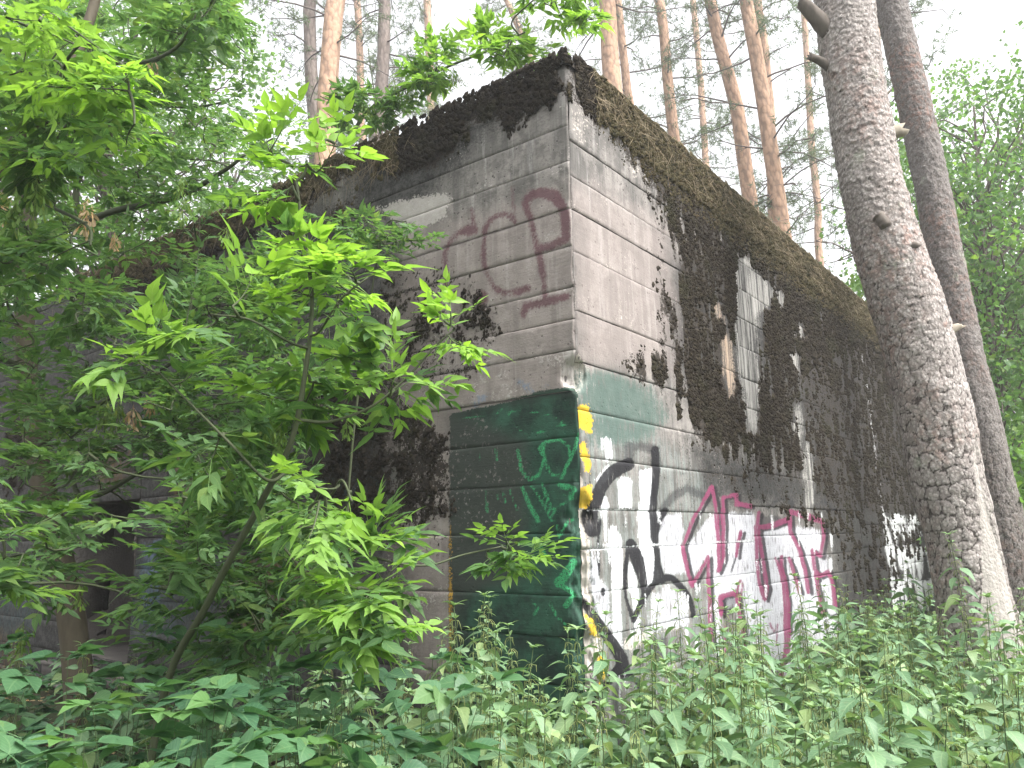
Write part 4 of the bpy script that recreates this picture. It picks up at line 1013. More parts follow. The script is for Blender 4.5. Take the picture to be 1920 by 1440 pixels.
forest_tree('dark-stemmed green tree with many fine limbs behind the two leaning pines', (_pp[0][0], _pp[0][1]), 11, (6.2, 2.3, 4.6), 90, 130, .12, 201, _pp[:-1], 1.0, G_WOOD)
forest_tree('tall pale green tree further back beyond the dark-stemmed one', gp(1960, 20), 15, (8.5, 3.6, 6), 105, 130, .14, 202, None, 1.0, G_WOOD, young=.2)
forest_tree('light green tree between the second leaning pine and the far wood', gp(1800, 24), 13, (7, 3.0, 5), 100, 140, .13, 203, None, 1.1, G_WOOD, young=.25)
forest_tree('green tree at the far right of the wood with low branches', gp(2050, 15), 12, (6, 3.2, 5.5), 90, 120, .13, 204, None, .9, G_WOOD)
forest_tree('slender half-hidden tree beyond the end of the right wall', gp(1690, 27), 9, (5, 2.4, 3.6), 50, 110, .14, 205, None, 1.4, G_WOOD, young=.2)
for k, (x, Y, h, lb) in enumerate(((1985, 12.5, 2.4, 'low hazel bush filling the gap behind the thick pine foot'), (2050, 11.5, 2.8, 'rounded green bush right of the thick pine foot'), (1930, 17, 3.6, 'tall pale bush behind the rounded bush'), (1760, 18, 3.2, 'far bush at the end of the right wall'), (2120, 9.5, 2.6, 'dense bush at the edge of the nettles'))):
    forest_tree(lb, gp(x, Y), h, (h * .5, 1.5, h * .52), 36, 130, .04, 220 + k, None, .95, 'bushes beyond the right wall', 'woodland_bush', cat='bush', young=.15 * (k % 3), spread=.34)
G_WL = 'trees behind the bunker on the left'
forest_tree('tall leafy tree behind the left end of the bunker', gp(160, 17), 16, (10.5, 4.2, 5.5), 100, 95, .2, 206, None, 1.2, G_WL, young=.1)
forest_tree('leafy tree behind the box elder crown, left of the slender pines', gp(400, 21), 15, (9.3, 3.0, 4.6), 80, 95, .2, 207, None, 1.3, G_WL, young=.2)
forest_tree('broad tree far behind the trunk of the box elder', gp(-120, 14), 14, (8.5, 4.2, 5.5), 90, 100, .2, 208, None, 1.1, G_WL)
# the far wood closing the view, one mass
fw = MB(); rg = np.random.default_rng(77)
ang = np.concatenate([rg.uniform(.36, .95, 9000), rg.uniform(-.95, -.36, 7000)])
rad_ = rg.uniform(38, 60, len(ang)); hh = rg.random(len(ang)) ** 1.2 * (9 + 5 * fbm(np.stack([ang * 14, ang * 0], -1), 2, 9))
pos = np.stack([np.sin(ang) * rad_, np.cos(ang) * rad_, hh], 1)
tv, tt, uvv = simple_leaf(.75, .32)
scatter(fw, tv, tt, pos, rg, .6, 1.4, uvv, .15)
fo = obj('far_wood', fw.mesh('far_wood', M_FAR, False)); fo['kind'] = 'stuff'
tag(fo, 'hazy mass of far green wood closing the view at both sides', 'wood')

# ------------------------------------------------------------------ leaf shapes
def blade(L, W, prof, fold=.25, droop=.25, curl=0.0, lean=0.0):
    """one leaf blade along +x; prof = [(t, half width)], v = -1..1 across"""
    V = []; uv = []; Q = []; T = []
    n = len(prof)
    for t, w in prof:
        x = t * L; z = -droop * L * t * t + curl * L * math.sin(t * 3.1)
        V += [(x, -w * W, z + fold * w * W), (x, 0, z), (x, w * W, z + fold * w * W)]
        uv += [(t, -1), (t, 0), (t, 1)]
    for i in range(n - 1):
        a = 3 * i; b = a + 3
        Q += [(a, b, b + 1, a + 1), (a + 1, b + 1, b + 2, a + 2)]
    V = np.array(V)
    if lean: V[:, 1] += lean * V[:, 0] ** 2 / L
    return V, np.array(Q), np.array(uv)
PR_NETTLE = [(0, .02), (.06, .55), (.12, .62), (.15, .82), (.24, .86), (.27, 1.0), (.36, .93), (.39, .98), (.48, .82), (.51, .86), (.60, .64), (.63, .68), (.73, .44), (.76, .47), (.87, .2), (1, .0)]
PR_NET_LOW = [(0, .02), (.12, .75), (.3, 1.0), (.55, .75), (.8, .35), (1, 0)]
PR_ELDER = [(0, .02), (.12, .52), (.26, .92), (.36, .96), (.44, .82), (.52, .92), (.6, .62), (.8, .24), (1, 0)]
PR_ELDER2 = [(0, .02), (.15, .66), (.32, 1.0), (.5, .92), (.68, .60), (.84, .26), (1, 0)]
PR_ELD_LOW = [(0, .02), (.25, .9), (.55, .8), (1, 0)]
PR_BROAD = [(0, .05), (.08, .62), (.2, .95), (.26, .92), (.38, 1.06), (.44, 1.0), (.58, .90), (.64, .84), (.78, .52), (.9, .22), (1, 0)]
def xf(M, V):
    return V @ M[:3, :3].T + M[:3, 3]
def rotz(a):
    c, s = math.cos(a), math.sin(a); return np.array([[c, -s, 0, 0], [s, c, 0, 0], [0, 0, 1, 0], [0, 0, 0, 1.]])
def compound(rg, n_pair, low=False, L0=.082, W0=.0175, pet=.065, gap=.045, prof=None):
    """pinnate leaf with its stalk, base at the origin, along +x"""
    mb = MB(); tot = pet + gap * max(0, n_pair - 1) + .012
    nx = 3 if low else 5; xs = np.linspace(0, tot, nx); dr = rg.uniform(.02, .22)
    rp = np.stack([xs, 0 * xs, -dr * xs ** 2 / .2], 1)
    V, Q, T, uv = tube(rp, np.linspace(.0016, .0009, nx), 3, False); mb.add(V, Q, T, uv * 0, .5)
    def put(x, ang, L, W):
        pf = prof or (PR_ELD_LOW if low else (PR_ELDER if rg.random() < .6 else PR_ELDER2))
        V, Q, uv = blade(L, W, pf, rg.uniform(.1, .4), rg.uniform(.02, .34), rg.uniform(-.03, .05), rg.uniform(-.8, .8))
        M = rotz(ang); c = math.cos(rg.uniform(-.35, .35)); s = math.sqrt(1 - c * c) * (1 if rg.random() < .5 else -1)
        M = M @ np.array([[1, 0, 0, 0], [0, c, -s, 0], [0, s, c, 0], [0, 0, 0, 1.]])
        M[:3, 3] = (x, 0, -dr * x * x / .2)
        mb.add(xf(M, V), Q, None, uv, rg.uniform(.35, .65))
    for k in range(n_pair):
        x = pet + gap * k; f = 1 - .12 * k
        put(x, rg.uniform(.75, 1.1), L0 * f * rg.uniform(.8, 1), W0 * f); put(x, -rg.uniform(.75, 1.1), L0 * f * rg.uniform(.8, 1), W0 * f)
    put(tot, rg.uniform(-.12, .12), L0 * 1.08, W0 * 1.1)
    return mb.arrays()
_lr = np.random.default_rng(21)
ELDER = [compound(_lr, n) for n in (1, 2, 2, 1, 2, 3)]
ELDER_LOW = [compound(_lr, n, True) for n in (1, 2, 2, 3)]
BROAD = [compound(_lr, 1, False, .10, .036, .05, .04, PR_BROAD) for _ in range(3)]
def leaf_meshes(protos, mat, name='leaf'):
    out = []
    for yg in (0., .55, 1.):
        out.append([mk_mesh(name, V, Q, T, mat, uv, {'tint': a, 'young': np.full(len(V), yg)}) for V, Q, T, uv, a, y in protos])
    return out
ELDER_ME = leaf_meshes(ELDER, M_ELDER); BROAD_ME = leaf_meshes(BROAD, M_BROAD)
def emit(parent, B, leaves, protos, mes, mat, n_parts, low=None):
    """leaves: list of (proto, 4x4 world matrix, young 0/1/2); the largest in view become parts, the rest one mass"""
    if not leaves: return
    P = np.array([m[:3, 3] for _, m, _ in leaves]); sc = np.array([np.linalg.norm(m[:3, 0]) for _, m, _ in leaves])
    dd = np.linalg.norm(P - O, axis=1) / sc
    px = to_px(P); outside = (px[:, 0] < -60) | (px[:, 0] > 1980) | (px[:, 1] < -60) | (px[:, 1] > 1500) | (P[:, 1] < .3)
    order = np.argsort(dd + 100 * outside)
    keep = set(order[:n_parts].tolist())
    rest = MB()
    for i, (k, M, y) in enumerate(leaves):
        if i in keep:
            M2 = M.copy(); M2[:3, 3] -= B
            obj('leaf', mes[y][k % len(mes[y])], parent, M2)
        else:
            pr = (low or protos); V, Q, T, uv, a, _ = pr[k % len(pr)]
            rest.add(xf(M, V), Q, T, uv, a + (i * .6180339) % 1, (0., .55, 1.)[y])
    if rest.n:
        obj('foliage', rest.mesh('foliage', mat, True, B), parent, None, 'stuff')
def twig(rg, wood, leaves, a, b, n_node, lsize, nproto, young=0.0, sag=.0, r0=.004, spin=None, drop=.25):
    """a leafy shoot from a to b with opposite leaves"""
    d = b - a; ln = np.linalg.norm(d); d = d / ln
    pts = bezier(a, b, np.array([0, 0, -sag * ln]) + rg.normal(0, .04, 3) * ln, 7)
    V, Q, T, uv = tube(pts, np.linspace(r0, r0 * .35, 7), 4, False); wood.add(V, Q, T, uv, rg.random())
    for k in range(n_node + 1):
        t = (k + .6) / (n_node + .6)
        f = t * 6; i = min(5, int(f)); p = pts[i] + (pts[i + 1] - pts[i]) * (f - i)
        tg = pts[i + 1] - pts[i]; tg /= np.linalg.norm(tg)
        side = np.cross(tg, [0, 0, 1.]); nl = np.linalg.norm(side)
        side = side / nl if nl > .25 else np.array([math.cos(k * 1.57), math.sin(k * 1.57), 0])
        if nl < .6 and k % 2:
            side = np.cross(tg, side)
        last = k == n_node
        for sg in ((1, -1) if not last else (0, 1, -1)):
            if rg.random() < .06: continue
            fw = .55 + .6 * t + (1.2 if sg == 0 else 0)
            ld = side * sg + tg * fw + np.array([0, 0, rg.uniform(-drop, .22)]) + rg.normal(0, .16, 3)
            up = np.array([0, 0, 1.]) + rg.normal(0, .24, 3)
            s = lsize * rg.uniform(.75, 1.15) * (1 - .45 * max(0, t - .75) * 4 * (.5 if young else .3))
            yv = young * (.35 + .8 * t) + rg.uniform(-.2, .2)
            y = 2 if yv > .75 else (1 if yv > .35 else 0)
            leaves.append((int(rg.integers(0, nproto)), frame(ld, up, p, s), y))
    return pts
def colonise(rg, wood, leaves, limbs, tips, lsize, nproto, node=(3, 5), young=.0, lift=.15, r=.006, tl=(.26, .5), drop=.14, sag=.04):
    """join each shoot tip to the nearest older wood with a thin branch, so that crowns grow outwards"""
    pts = np.concatenate([l for l in limbs])
    cen = pts.mean(0)
    tips = np.asarray(tips)
    order = np.argsort([np.min(np.linalg.norm(pts - t, axis=1)) for t in tips])
    for i in order:
        t = tips[i]
        dz = pts - t
        dist = np.linalg.norm(dz, axis=1) + np.where(dz[:, 2] > .15, 1.0, 0)
        j = int(np.argmin(dist)); a = pts[j]; v = t - a; L = np.linalg.norm(v)
        if L < .05: continue
        l2 = min(rg.uniform(*tl), L * .95)
        dirn = v / L + rg.normal(0, .25, 3) + np.array([0, 0, lift * .6]); dirn /= np.linalg.norm(dirn)
        s0 = t - dirn * l2
        if L > l2 * 1.05:
            bp = bezier(a, s0, np.array([0, 0, lift * .15 * L]) + rg.normal(0, .05, 3) * L, 6)
            V, Q, T, uv = tube(bp, np.linspace(r * (1 + .5 * L), r * .7, 6), 5, False); wood.add(V, Q, T, uv, rg.random())
            pts = np.vstack([pts, bp[1:]])
        else:
            s0 = a
        yv = young(t) if callable(young) else young
        tp = twig(rg, wood, leaves, s0, t, int(rg.integers(node[0], node[1] + 1)), lsize * rg.uniform(.85, 1.1), nproto, yv, sag, r * .7, drop=drop)
        pts = np.vstack([pts, tp[2:]])
    return pts
def samp(rg, poly, n, Y0, Y1, dens=None):
    poly = np.asarray(poly, float); lo = poly.min(0); hi = poly.max(0); out = []
    while len(out) < n:
        q = rg.uniform(lo, hi, (n * 3, 2)); q = q[inside(q, poly)]
        for x, y in q: out.append(at_y(x, y, rg.uniform(Y0, Y1)))
    return out[:n]
def limb_obj(parent, B, pts, r0, r1, name, mat, seg=8, pw=1.0):
    sp = smooth_path(pts, 6)
    V, Q, T, uv = tube(sp, r0 + (r1 - r0) * np.linspace(0, 1, len(sp)) ** pw, seg)
    V = V + .06 * r0 * (fbm(V * 14, 2, 5) - .5)[:, None]
    m = MB(); m.add(V, Q, T, uv); obj(name, m.mesh(name, mat, True, B), parent); return sp
# hanging bunches of winged seeds
def seed_bunch(rg, n=34, L=.16, wd=.05):
    mb = MB()
    V, Q, T, uv = tube(np.array([(0, 0, 0), (.004, .002, -L * .4), (0, 0, -L * .85)]), .0012, 3, False); mb.add(V, Q, T, uv * 0)
    for k in range(n):
        z = -L * (.12 + .8 * rg.random()); a = rg.uniform(0, 6.283); r = wd * rg.uniform(.1, .8)
        b = np.array([math.cos(a) * r, math.sin(a) * r, z])
        Vb, Qb, ub = blade(rg.uniform(.028, .038), .0065, [(0, .25), (.2, .55), (.6, 1.0), (.85, .9), (1, .1)], .1, 0)
        d = np.array([math.cos(a) * .35, math.sin(a) * .35, -1.]) + rg.normal(0, .22, 3)
        mb.add(xf(frame(d, rg.normal(size=3), b), Vb), Qb, None, ub, rg.random())
        e = np.array([0, 0, z + .03])
        V, Q, T, uv = tube(np.array([e, b]), .0007, 3, False); mb.add(V, Q, T, uv * 0)
    return mb.arrays()
SEEDS = [seed_bunch(_lr, 36, .15), seed_bunch(_lr, 26, .11, .04), seed_bunch(_lr, 48, .2, .06)]
SEED_ME = [[mk_mesh('seed_bunch', V, Q, T, mt, uv, {'tint': a, 'young': a * 0}) for V, Q, T, uv, a, y in SEEDS] for mt in (M_SEED, M_DRYSEED)]
def hang_seeds(parent, B, wood, pts, specs, Y):
    rg = np.random.default_rng(91)
    for x, y, k, dry, s in specs:
        j0 = at_y(x, y, Y)
        j = int(np.argmin(np.linalg.norm(pts - j0, axis=1)))
        a = pts[j]
        if np.linalg.norm(a - j0) > .03:
            V, Q, T, uv = tube(bezier(a, j0, np.array([0, 0, .03]), 5), .0016, 3, False); wood.add(V, Q, T, uv)
        M = np.eye(4); M[:3, :3] = np.array(rand_z(rg)) * s; M[:3, 3] = j0 - B
        obj('seed_bunch', SEED_ME[dry][k], parent, M)
def rand_z(rg):
    a = rg.uniform(0, 6.283); return [[math.cos(a), -math.sin(a), 0], [math.sin(a), math.cos(a), 0], [0, 0, 1]]
def px_path(pts):
    return [at_y(x, y, Y) for x, y, Y in pts]

# ---- box elder with the visible trunk at the left
def box_elder(label, trunk_px, r0, r1, limbs_px, fills, seed, n_parts, seeds=(), seedY=4.5, protos=None, root=True, mat_t=None, pw=1.0, lsize=1.0, name='box_elder_tree', cat='tree', group=None):
    rg = np.random.default_rng(seed)
    tp = px_path(trunk_px)
    if root:
        gz = float(ground_z(tp[0][0], tp[0][1])) - .1
        if tp[0][2] > gz: tp = [np.array([tp[0][0] + (tp[0][0] - tp[1][0]) * .3, tp[0][1], gz])] + tp
    B = np.array(tp[0])
    t = thing(name, label, cat, B, group)
    sp = limb_obj(t, B, tp, r0, r1, 'trunk' if r0 > .03 else 'stem', mat_t or M_ETRUNK, 10, pw)
    limbs = [sp]
    for lp, a, b in limbs_px:
        q = px_path(lp); near = np.concatenate(limbs); j = int(np.argmin(np.linalg.norm(near - q[0], axis=1)))
        limbs.append(limb_obj(t, B, [near[j]] + q, a, b, 'branch', M_TWIG, 6))
    wood = MB(); leaves = []; allp = np.concatenate(limbs)
    for f in fills:
        poly, n, Y0, Y1, yg, sz = f[:6]
        kw = f[6] if len(f) > 6 else {}
        tips = samp(rg, poly, n, Y0, Y1)
        allp = colonise(rg, wood, leaves, [allp], tips, lsize * sz, len(ELDER), young=yg, **kw)
    if len(seeds): hang_seeds(t, B, wood, allp, seeds, seedY)
    obj('twigs', wood.mesh('twigs', M_TWIG, True, B), t, None, 'stuff')
    emit(t, B, leaves, protos or ELDER, ELDER_ME, M_ELDER, n_parts, ELDER_LOW if n_parts >= 200 else None)
    return t, len(leaves)
SEEDS1 = [(200, 745, 2, 0, 1.25), (222, 752, 2, 0, 1.1), (125, 770, 0, 0, 1.1), (300, 715, 0, 0, 1.0), (318, 720, 2, 0, 1.0), (250, 765, 1, 1, 1.2), (285, 745, 1, 1, 1.0), (165, 372, 2, 1, 1.2), (345, 375, 0, 0, 1.1), (10, 350, 2, 1, 1.3), (425, 430, 1, 0, 1.0), (35, 290, 2, 0, 1.3), (75, 300, 2, 0, 1.3), (60, 330, 0, 0, 1.2),
          (150, 1090, 0, 0, 1.0), (45, 1165, 2, 0, 1.1), (215, 440, 1, 1, 1.0), (20, 470, 1, 1, 1.0), (285, 110, 1, 1, 1.0), (505, 780, 0, 0, 1.0), (525, 810, 0, 0, 1.0), (505, 1170, 1, 0, .9), (110, 440, 0, 0, 1.0), (340, 330, 0, 0, 1.0)]
cnt = []
cnt.append(box_elder('large box elder with brown leaning trunk and hanging seed bunches before the left wall',
    [(150, 1345, 6.2), (140, 1200, 6.2), (112, 1040, 6.15), (78, 900, 6.1), (52, 720, 6.1), (45, 560, 6.1), (48, 420, 6.1), (70, 250, 6.0), (100, 60, 6.0), (110, -150, 6.0)], .115, .045,
    [([(140, 780, 5.6), (260, 720, 5.0), (380, 640, 4.6)], .03, .010), ([(200, 400, 5.6), (330, 370, 5.2), (420, 320, 4.9), (460, 290, 4.8)], .03, .009), ([(-40, 650, 5.5), (-160, 560, 5)], .03, .012), ([(150, 330, 5.7), (260, 180, 5.3), (350, 40, 5)], .03, .01), ([(60, 200, 5.2), (0, 90, 4.6)], .025, .01), ([(150, 930, 5.7), (270, 880, 5.3), (370, 800, 5.0), (440, 760, 4.9)], .022, .008), ([(330, 200, 6.4), (430, 190, 6.2)], .02, .008)],
    [([(-60, -60), (420, -60), (470, 60), (480, 200), (520, 300), (470, 380), (380, 420), (300, 470), (120, 500), (-60, 520)], 300, 4.4, 7.4, 0.05, 1.0, {}),
     ([(-60, 480), (200, 480), (240, 560), (330, 600), (420, 540), (520, 600), (560, 720), (430, 880), (250, 860), (120, 900), (-60, 880)], 150, 3.8, 6.0, 0.1, 1.0, {}),
     ([(0, 880), (110, 900), (200, 940), (180, 1060), (60, 1180), (-40, 1180)], 16, 3.4, 5.4, 0.05, 1.05, {}),
     ([(330, 880), (560, 860), (640, 1000), (640, 1120), (420, 1120), (260, 1040)], 62, 3.4, 4.6, 0.05, 1.0, {}),
     ([(230, 560), (430, 500), (640, 480), (640, 700), (560, 860), (300, 800)], 60, 4.0, 5.2, 0.05, 1.0, {}),
     ([(230, 1020), (560, 1000), (700, 1120), (640, 1240), (400, 1260), (240, 1200)], 44, 2.9, 4.0, .1, 1.05, {'drop': .35}),
     ([(60, 560), (300, 520), (560, 560), (600, 800), (500, 1000), (250, 960), (60, 860)], 70, 5.0, 7.2, .1, 1.0, {})],
    301, 300, SEEDS1, 4.4))
cnt.append(box_elder('second box elder leaning in over the brown trunk, its stem crossing the upper leaves',
    [(-260, 900, 4.6), (-160, 640, 4.6), (-50, 400, 4.6), (20, 280, 4.6), (75, 215, 4.55), (125, 140, 4.5), (160, 60, 4.5), (190, -40, 4.5)], .055, .03,
    [([(170, 100, 3.6), (140, 60, 3.1), (60, 10, 2.9)], .014, .006), ([(150, 200, 3.5), (120, 130, 2.9), (170, 60, 2.7)], .012, .005), ([(250, 120, 3.9), (330, 90, 3.6), (372, 20, 3.5)], .014, .006), ([(60, 350, 3.7), (160, 420, 3.3), (170, 460, 3.1)], .012, .005)],
    [([(20, 20), (120, 0), (260, 60), (270, 150), (200, 250), (80, 220), (20, 130)], 22, 2.5, 3.2, .75, 1.0, {'node': (3, 4)}), ([(-40, 120), (200, 150), (260, 260), (150, 320), (0, 300), (-60, 240)], 34, 2.7, 3.6, .35, 1.0, {}), ([(270, -40), (420, -40), (430, 60), (330, 110), (270, 80)], 26, 3.3, 4.2, .15, 1.0, {}), ([(-60, 300), (120, 330), (140, 480), (-40, 560), (-90, 420)], 24, 3.0, 4.0, .15, 1.0, {}), ([(-60, 900), (120, 930), (220, 1000), (170, 1090), (0, 1130), (-80, 1050)], 13, 2.6, 3.3, .3, 1.05, {})],
    302, 300, [(30, 350, 2, 0, 1.2), (70, 330, 2, 0, 1.2)], 3.2))
cnt.append(box_elder('bright yellow-green box elder sapling with a thin upright stem before the left wall',
    [(300, 1330, 3.1), (390, 1130, 2.9), (480, 960, 2.75), (545, 830, 2.65), (572, 700, 2.6), (585, 560, 2.6), (566, 420, 2.6), (556, 340, 2.6)], .016, .0045,
    [([(620, 790, 2.7), (700, 760, 2.75), (770, 700, 2.8), (815, 650, 2.8), (850, 620, 2.8)], .0065, .0035), ([(610, 930, 2.6), (640, 900, 2.5), (660, 940, 2.4)], .006, .003), ([(620, 1010, 2.7), (720, 1050, 2.75), (800, 1060, 2.8), (870, 1040, 2.85), (940, 1025, 2.9)], .006, .003), ([(500, 900, 2.6), (430, 830, 2.5), (360, 760, 2.5), (300, 700, 2.5)], .007, .003), ([(600, 620, 2.55), (640, 560, 2.5), (690, 520, 2.5)], .005, .003), ([(540, 640, 2.5), (470, 600, 2.4), (400, 590, 2.4)], .005, .003), ([(520, 1000, 2.6), (600, 1100, 2.5), (700, 1180, 2.5)], .006, .003)],
    [([(450, 260), (560, 220), (680, 240), (670, 290), (590, 330), (480, 310)], 6, 2.5, 2.7, 1.0, 1.07, {'node': (2, 3)}), ([(460, 330), (560, 340), (640, 430), (620, 520), (500, 470)], 4, 2.45, 2.7, .95, 1.02, {'node': (2, 3)}), ([(480, 470), (640, 440), (740, 500), (710, 600), (520, 610), (430, 560)], 8, 2.4, 2.8, .85, 1.02, {'node': (2, 4)}),  # high young values add sunlit brightness to the leaf colour too
     ([(790, 580), (880, 560), (940, 600), (880, 650), (800, 660)], 5, 2.7, 2.85, 1.0, 0.97, {'node': (2, 3)}), ([(720, 640), (850, 690), (840, 760), (720, 780), (660, 720)], 6, 2.6, 2.9, .45, 0.97, {'node': (2, 3)}), ([(430, 600), (700, 600), (720, 720), (640, 800), (430, 760)], 10, 2.4, 3.0, .35, 1.07, {}), ([(220, 620), (420, 590), (430, 700), (330, 760), (200, 720)], 7, 2.3, 2.7, .5, 1.07, {}),
     ([(540, 880), (660, 870), (760, 900), (700, 960), (560, 950)], 5, 2.3, 2.6, .8, 1.02, {'node': (2, 3)}), ([(560, 960), (780, 970), (790, 1060), (720, 1180), (560, 1150)], 10, 2.3, 2.8, .5, 1.02, {'drop': .55}), ([(640, 1080), (770, 1120), (800, 1200), (700, 1230), (620, 1170)], 7, 2.3, 2.6, .6, 0.97, {'drop': .6}), ([(860, 990), (960, 985), (1030, 1040), (950, 1080), (860, 1060)], 6, 2.75, 2.95, .45, 0.92, {'node': (2, 3)}), ([(260, 760), (520, 790), (500, 950), (300, 960)], 8, 2.5, 3.2, .1, 1.12, {})],
    303, 300, [(505, 785, 1, 0, .8), (525, 800, 0, 0, .7), (650, 790, 1, 0, .6)], 2.7, mat_t=M_TWIG))
_rt = wall_sz(690, 215, 'L')
cnt.append(box_elder('young box elder on the roof rim arching its leafy branch toward the corner',
    [(655, 262, 6.35), (690, 208, 6.3), (760, 165, 6.1), (840, 125, 5.9), (915, 95, 5.7), (985, 60, 5.5)], .018, .006,
    [([(960, 40, 5.5), (1000, 0, 5.4), (1040, -40, 5.4)], .008, .004), ([(700, 160, 6.3), (690, 90, 6.3)], .008, .004), ([(640, 200, 6.2), (600, 180, 6.0)], .008, .004)],
    [([(760, 110), (860, 60), (900, 100), (830, 160), (750, 180)], 13, 5.7, 6.2, .6, 1.15, {}), ([(880, 60), (1000, 20), (1060, 60), (1030, 110), (900, 130)], 14, 5.4, 5.8, .85, 1.15, {}), ([(960, -50), (1100, -50), (1110, 60), (1000, 40)], 16, 5.2, 5.7, 1.0, 1.15, {}), ([(650, 170), (760, 140), (790, 200), (700, 230), (640, 220)], 14, 5.9, 6.4, .2, 1.0, {}), ([(600, 150), (680, 160), (660, 260), (590, 220)], 10, 5.8, 6.4, .15, 1.0, {})],  # young raised here also to offset backlight through paler leaf colour
    304, 300, [(800, 125, 0, 0, 1.5), (740, 150, 0, 0, 1.3), (690, 190, 0, 0, 1.2), (850, 130, 1, 0, 1.3), (772, 150, 2, 0, 1.2)], 6.0, root=False, mat_t=M_TWIG, name='box_elder_sapling'))
cnt.append(box_elder('shaded box elder shoot close to the left wall beside the maroon letters',
    [(640, 1300, 5.4), (655, 900, 5.3), (690, 600, 5.2), (720, 430, 5.1), (760, 415, 5.0)], .012, .004, [([(600, 560, 5.3), (480, 500, 5.5), (380, 520, 5.8)], .008, .004)],
    [([(690, 400), (810, 400), (820, 460), (740, 490), (680, 450)], 12, 4.9, 5.2, .05, .85, {'node': (2, 3)}), ([(520, 420), (690, 380), (690, 560), (540, 600), (420, 560)], 26, 4.6, 5.6, .05, .9, {}), ([(330, 480), (520, 440), (500, 560), (340, 560)], 18, 5.0, 6.0, .0, .9, {})],
    305, 200, (), 5, mat_t=M_TWIG, name='box_elder_sapling'))
print('elder leaves', [c[1] for c in cnt])

# ------------------------------------------------------------------ stinging nettles
def nettle_proto(rg, h, low=False):
    """returns stem arrays, catkin arrays, [(4x4 leaf matrix, young)]"""
    n = int(h / .052); lean = rg.normal(0, .07, 2) * h
    zz = np.linspace(0, h, n + 1)
    ax = np.stack([lean[0] * (zz / h) ** 2, lean[1] * (zz / h) ** 2, zz], 1) + np.stack([.006 * np.sin(zz * 9 + rg.uniform(0, 6)), .006 * np.cos(zz * 7 + rg.uniform(0, 6)), 0 * zz], 1)
    st = MB(); ck = MB(); lv = []
    V, Q, T, uv = tube(ax, np.linspace(.0042, .0016, n + 1), 5); st.add(V, Q, T, uv * 0)
    start = 2 if h > .5 else 1
    for k in range(start, n + 1):
        f = k / n; a0 = k * math.pi / 2 + rg.normal(0, .2)
        sz = (.068 + .105 * math.sin(math.pi * min(1, f * 1.05) ** .8)) if f < .93 else .05
        sz *= rg.uniform(.8, 1.15)
        if f > .85: sz *= .75
        for sg in (0, math.pi):
            if rg.random() < .07 or (f < .3 and rg.random() < .45): continue
            a = a0 + sg; out = np.array([math.cos(a), math.sin(a), 0])
            pet = .016 + .02 * (1 - f); b = ax[k] + out * pet + np.array([0, 0, pet * .5])
            V, Q, T, uv = tube(np.array([ax[k], b]), .0011, 3, False); st.add(V, Q, T, uv * 0)
            d = out + np.array([0, 0, rg.uniform(-.55, .25) if f < .9 else rg.uniform(.1, .8)]) + rg.normal(0, .12, 3)
            lv.append((frame(d, np.array([0, 0, 1.]) + .25 * rg.normal(size=3), b, sz / .1), 1 if f > .9 else 0))
        if .42 < f < .97:
            for q in range(6):
                a = a0 + math.pi / 4 + q * math.pi / 3.5 + rg.normal(0, .35); L = rg.uniform(.025, .06) * (1.25 - abs(f - .7))
                out = np.array([math.cos(a), math.sin(a), 0]); p = [ax[k]]
                for s in range(1, 4): p.append(ax[k] + out * L * .6 * (1 - (1 - s / 3) ** 2) + np.array([0, 0, .008 * s / 3 - L * (s / 3) ** 2]) + rg.normal(0, .003, 3))
                V, Q, T, uv = tube(np.array(p), np.array([.0006, .0013, .0017, .0008]) * rg.uniform(.7, 1.1), 3, False); ck.add(V, Q, T, uv * 0, rg.random())
    for q in range(5):
        a = q * 2.4; d = np.array([math.cos(a), math.sin(a), rg.uniform(.3, 1.6)])
        lv.append((frame(d, np.array([0, 0, 1.]), ax[-1], rg.uniform(.3, .5)), 1))
    return st.arrays(), ck.arrays(), lv
NR_ = np.random.default_rng(41)
NLEAF = [blade(.1, .0225 * w, PR_NETTLE, fd, dp, .02, ln) for w, fd, dp, ln in ((1.0, .35, .35, .3), (1.12, .2, .25, -.3), (.85, .45, .5, .0), (1.05, .3, .15, .2))]
NLEAF_LOW = [blade(.1, .027, PR_NET_LOW, .3, .3, .02)]
NLEAF_ME = [[mk_mesh('leaf', V, Q, None, M_NETTLE, uv, {'tint': np.full(len(V), .5), 'young': np.full(len(V), y)}) for V, Q, uv in NLEAF] for y in (0., .55)]
NET = []
for h in (.72, .85, .95, 1.0, 1.08, 1.15, .6, .9):
    st, ck, lv = nettle_proto(NR_, h)
    fol = MB()
    for i, (M, y) in enumerate(lv):
        V, Q, uv = NLEAF_LOW[0] if i % 3 else NLEAF[i % 4]
        fol.add(xf(M, V), Q, None, uv, (i * .618) % 1, .55 * y)
    NET.append(dict(h=h, st=mk_mesh('stem', st[0], st[1], st[2], M_STEM, st[3], {'tint': st[4]}), ck=mk_mesh('seed_strings', ck[0], ck[1], ck[2], M_CATKIN, ck[3], {'tint': ck[4], 'young': ck[5]}), lv=lv, fol=fol.mesh('leaves', M_NETTLE), farr=fol.arrays(), sarr=st, carr=ck))
def wall_clear(x, y):
    P = np.array([x, y, 0]) - C
    a = P @ NR; b = P @ NL
    return max(a, b)          # > 0 outside the bunker
def in_front(P):
    s = P - C
    return
spots = []
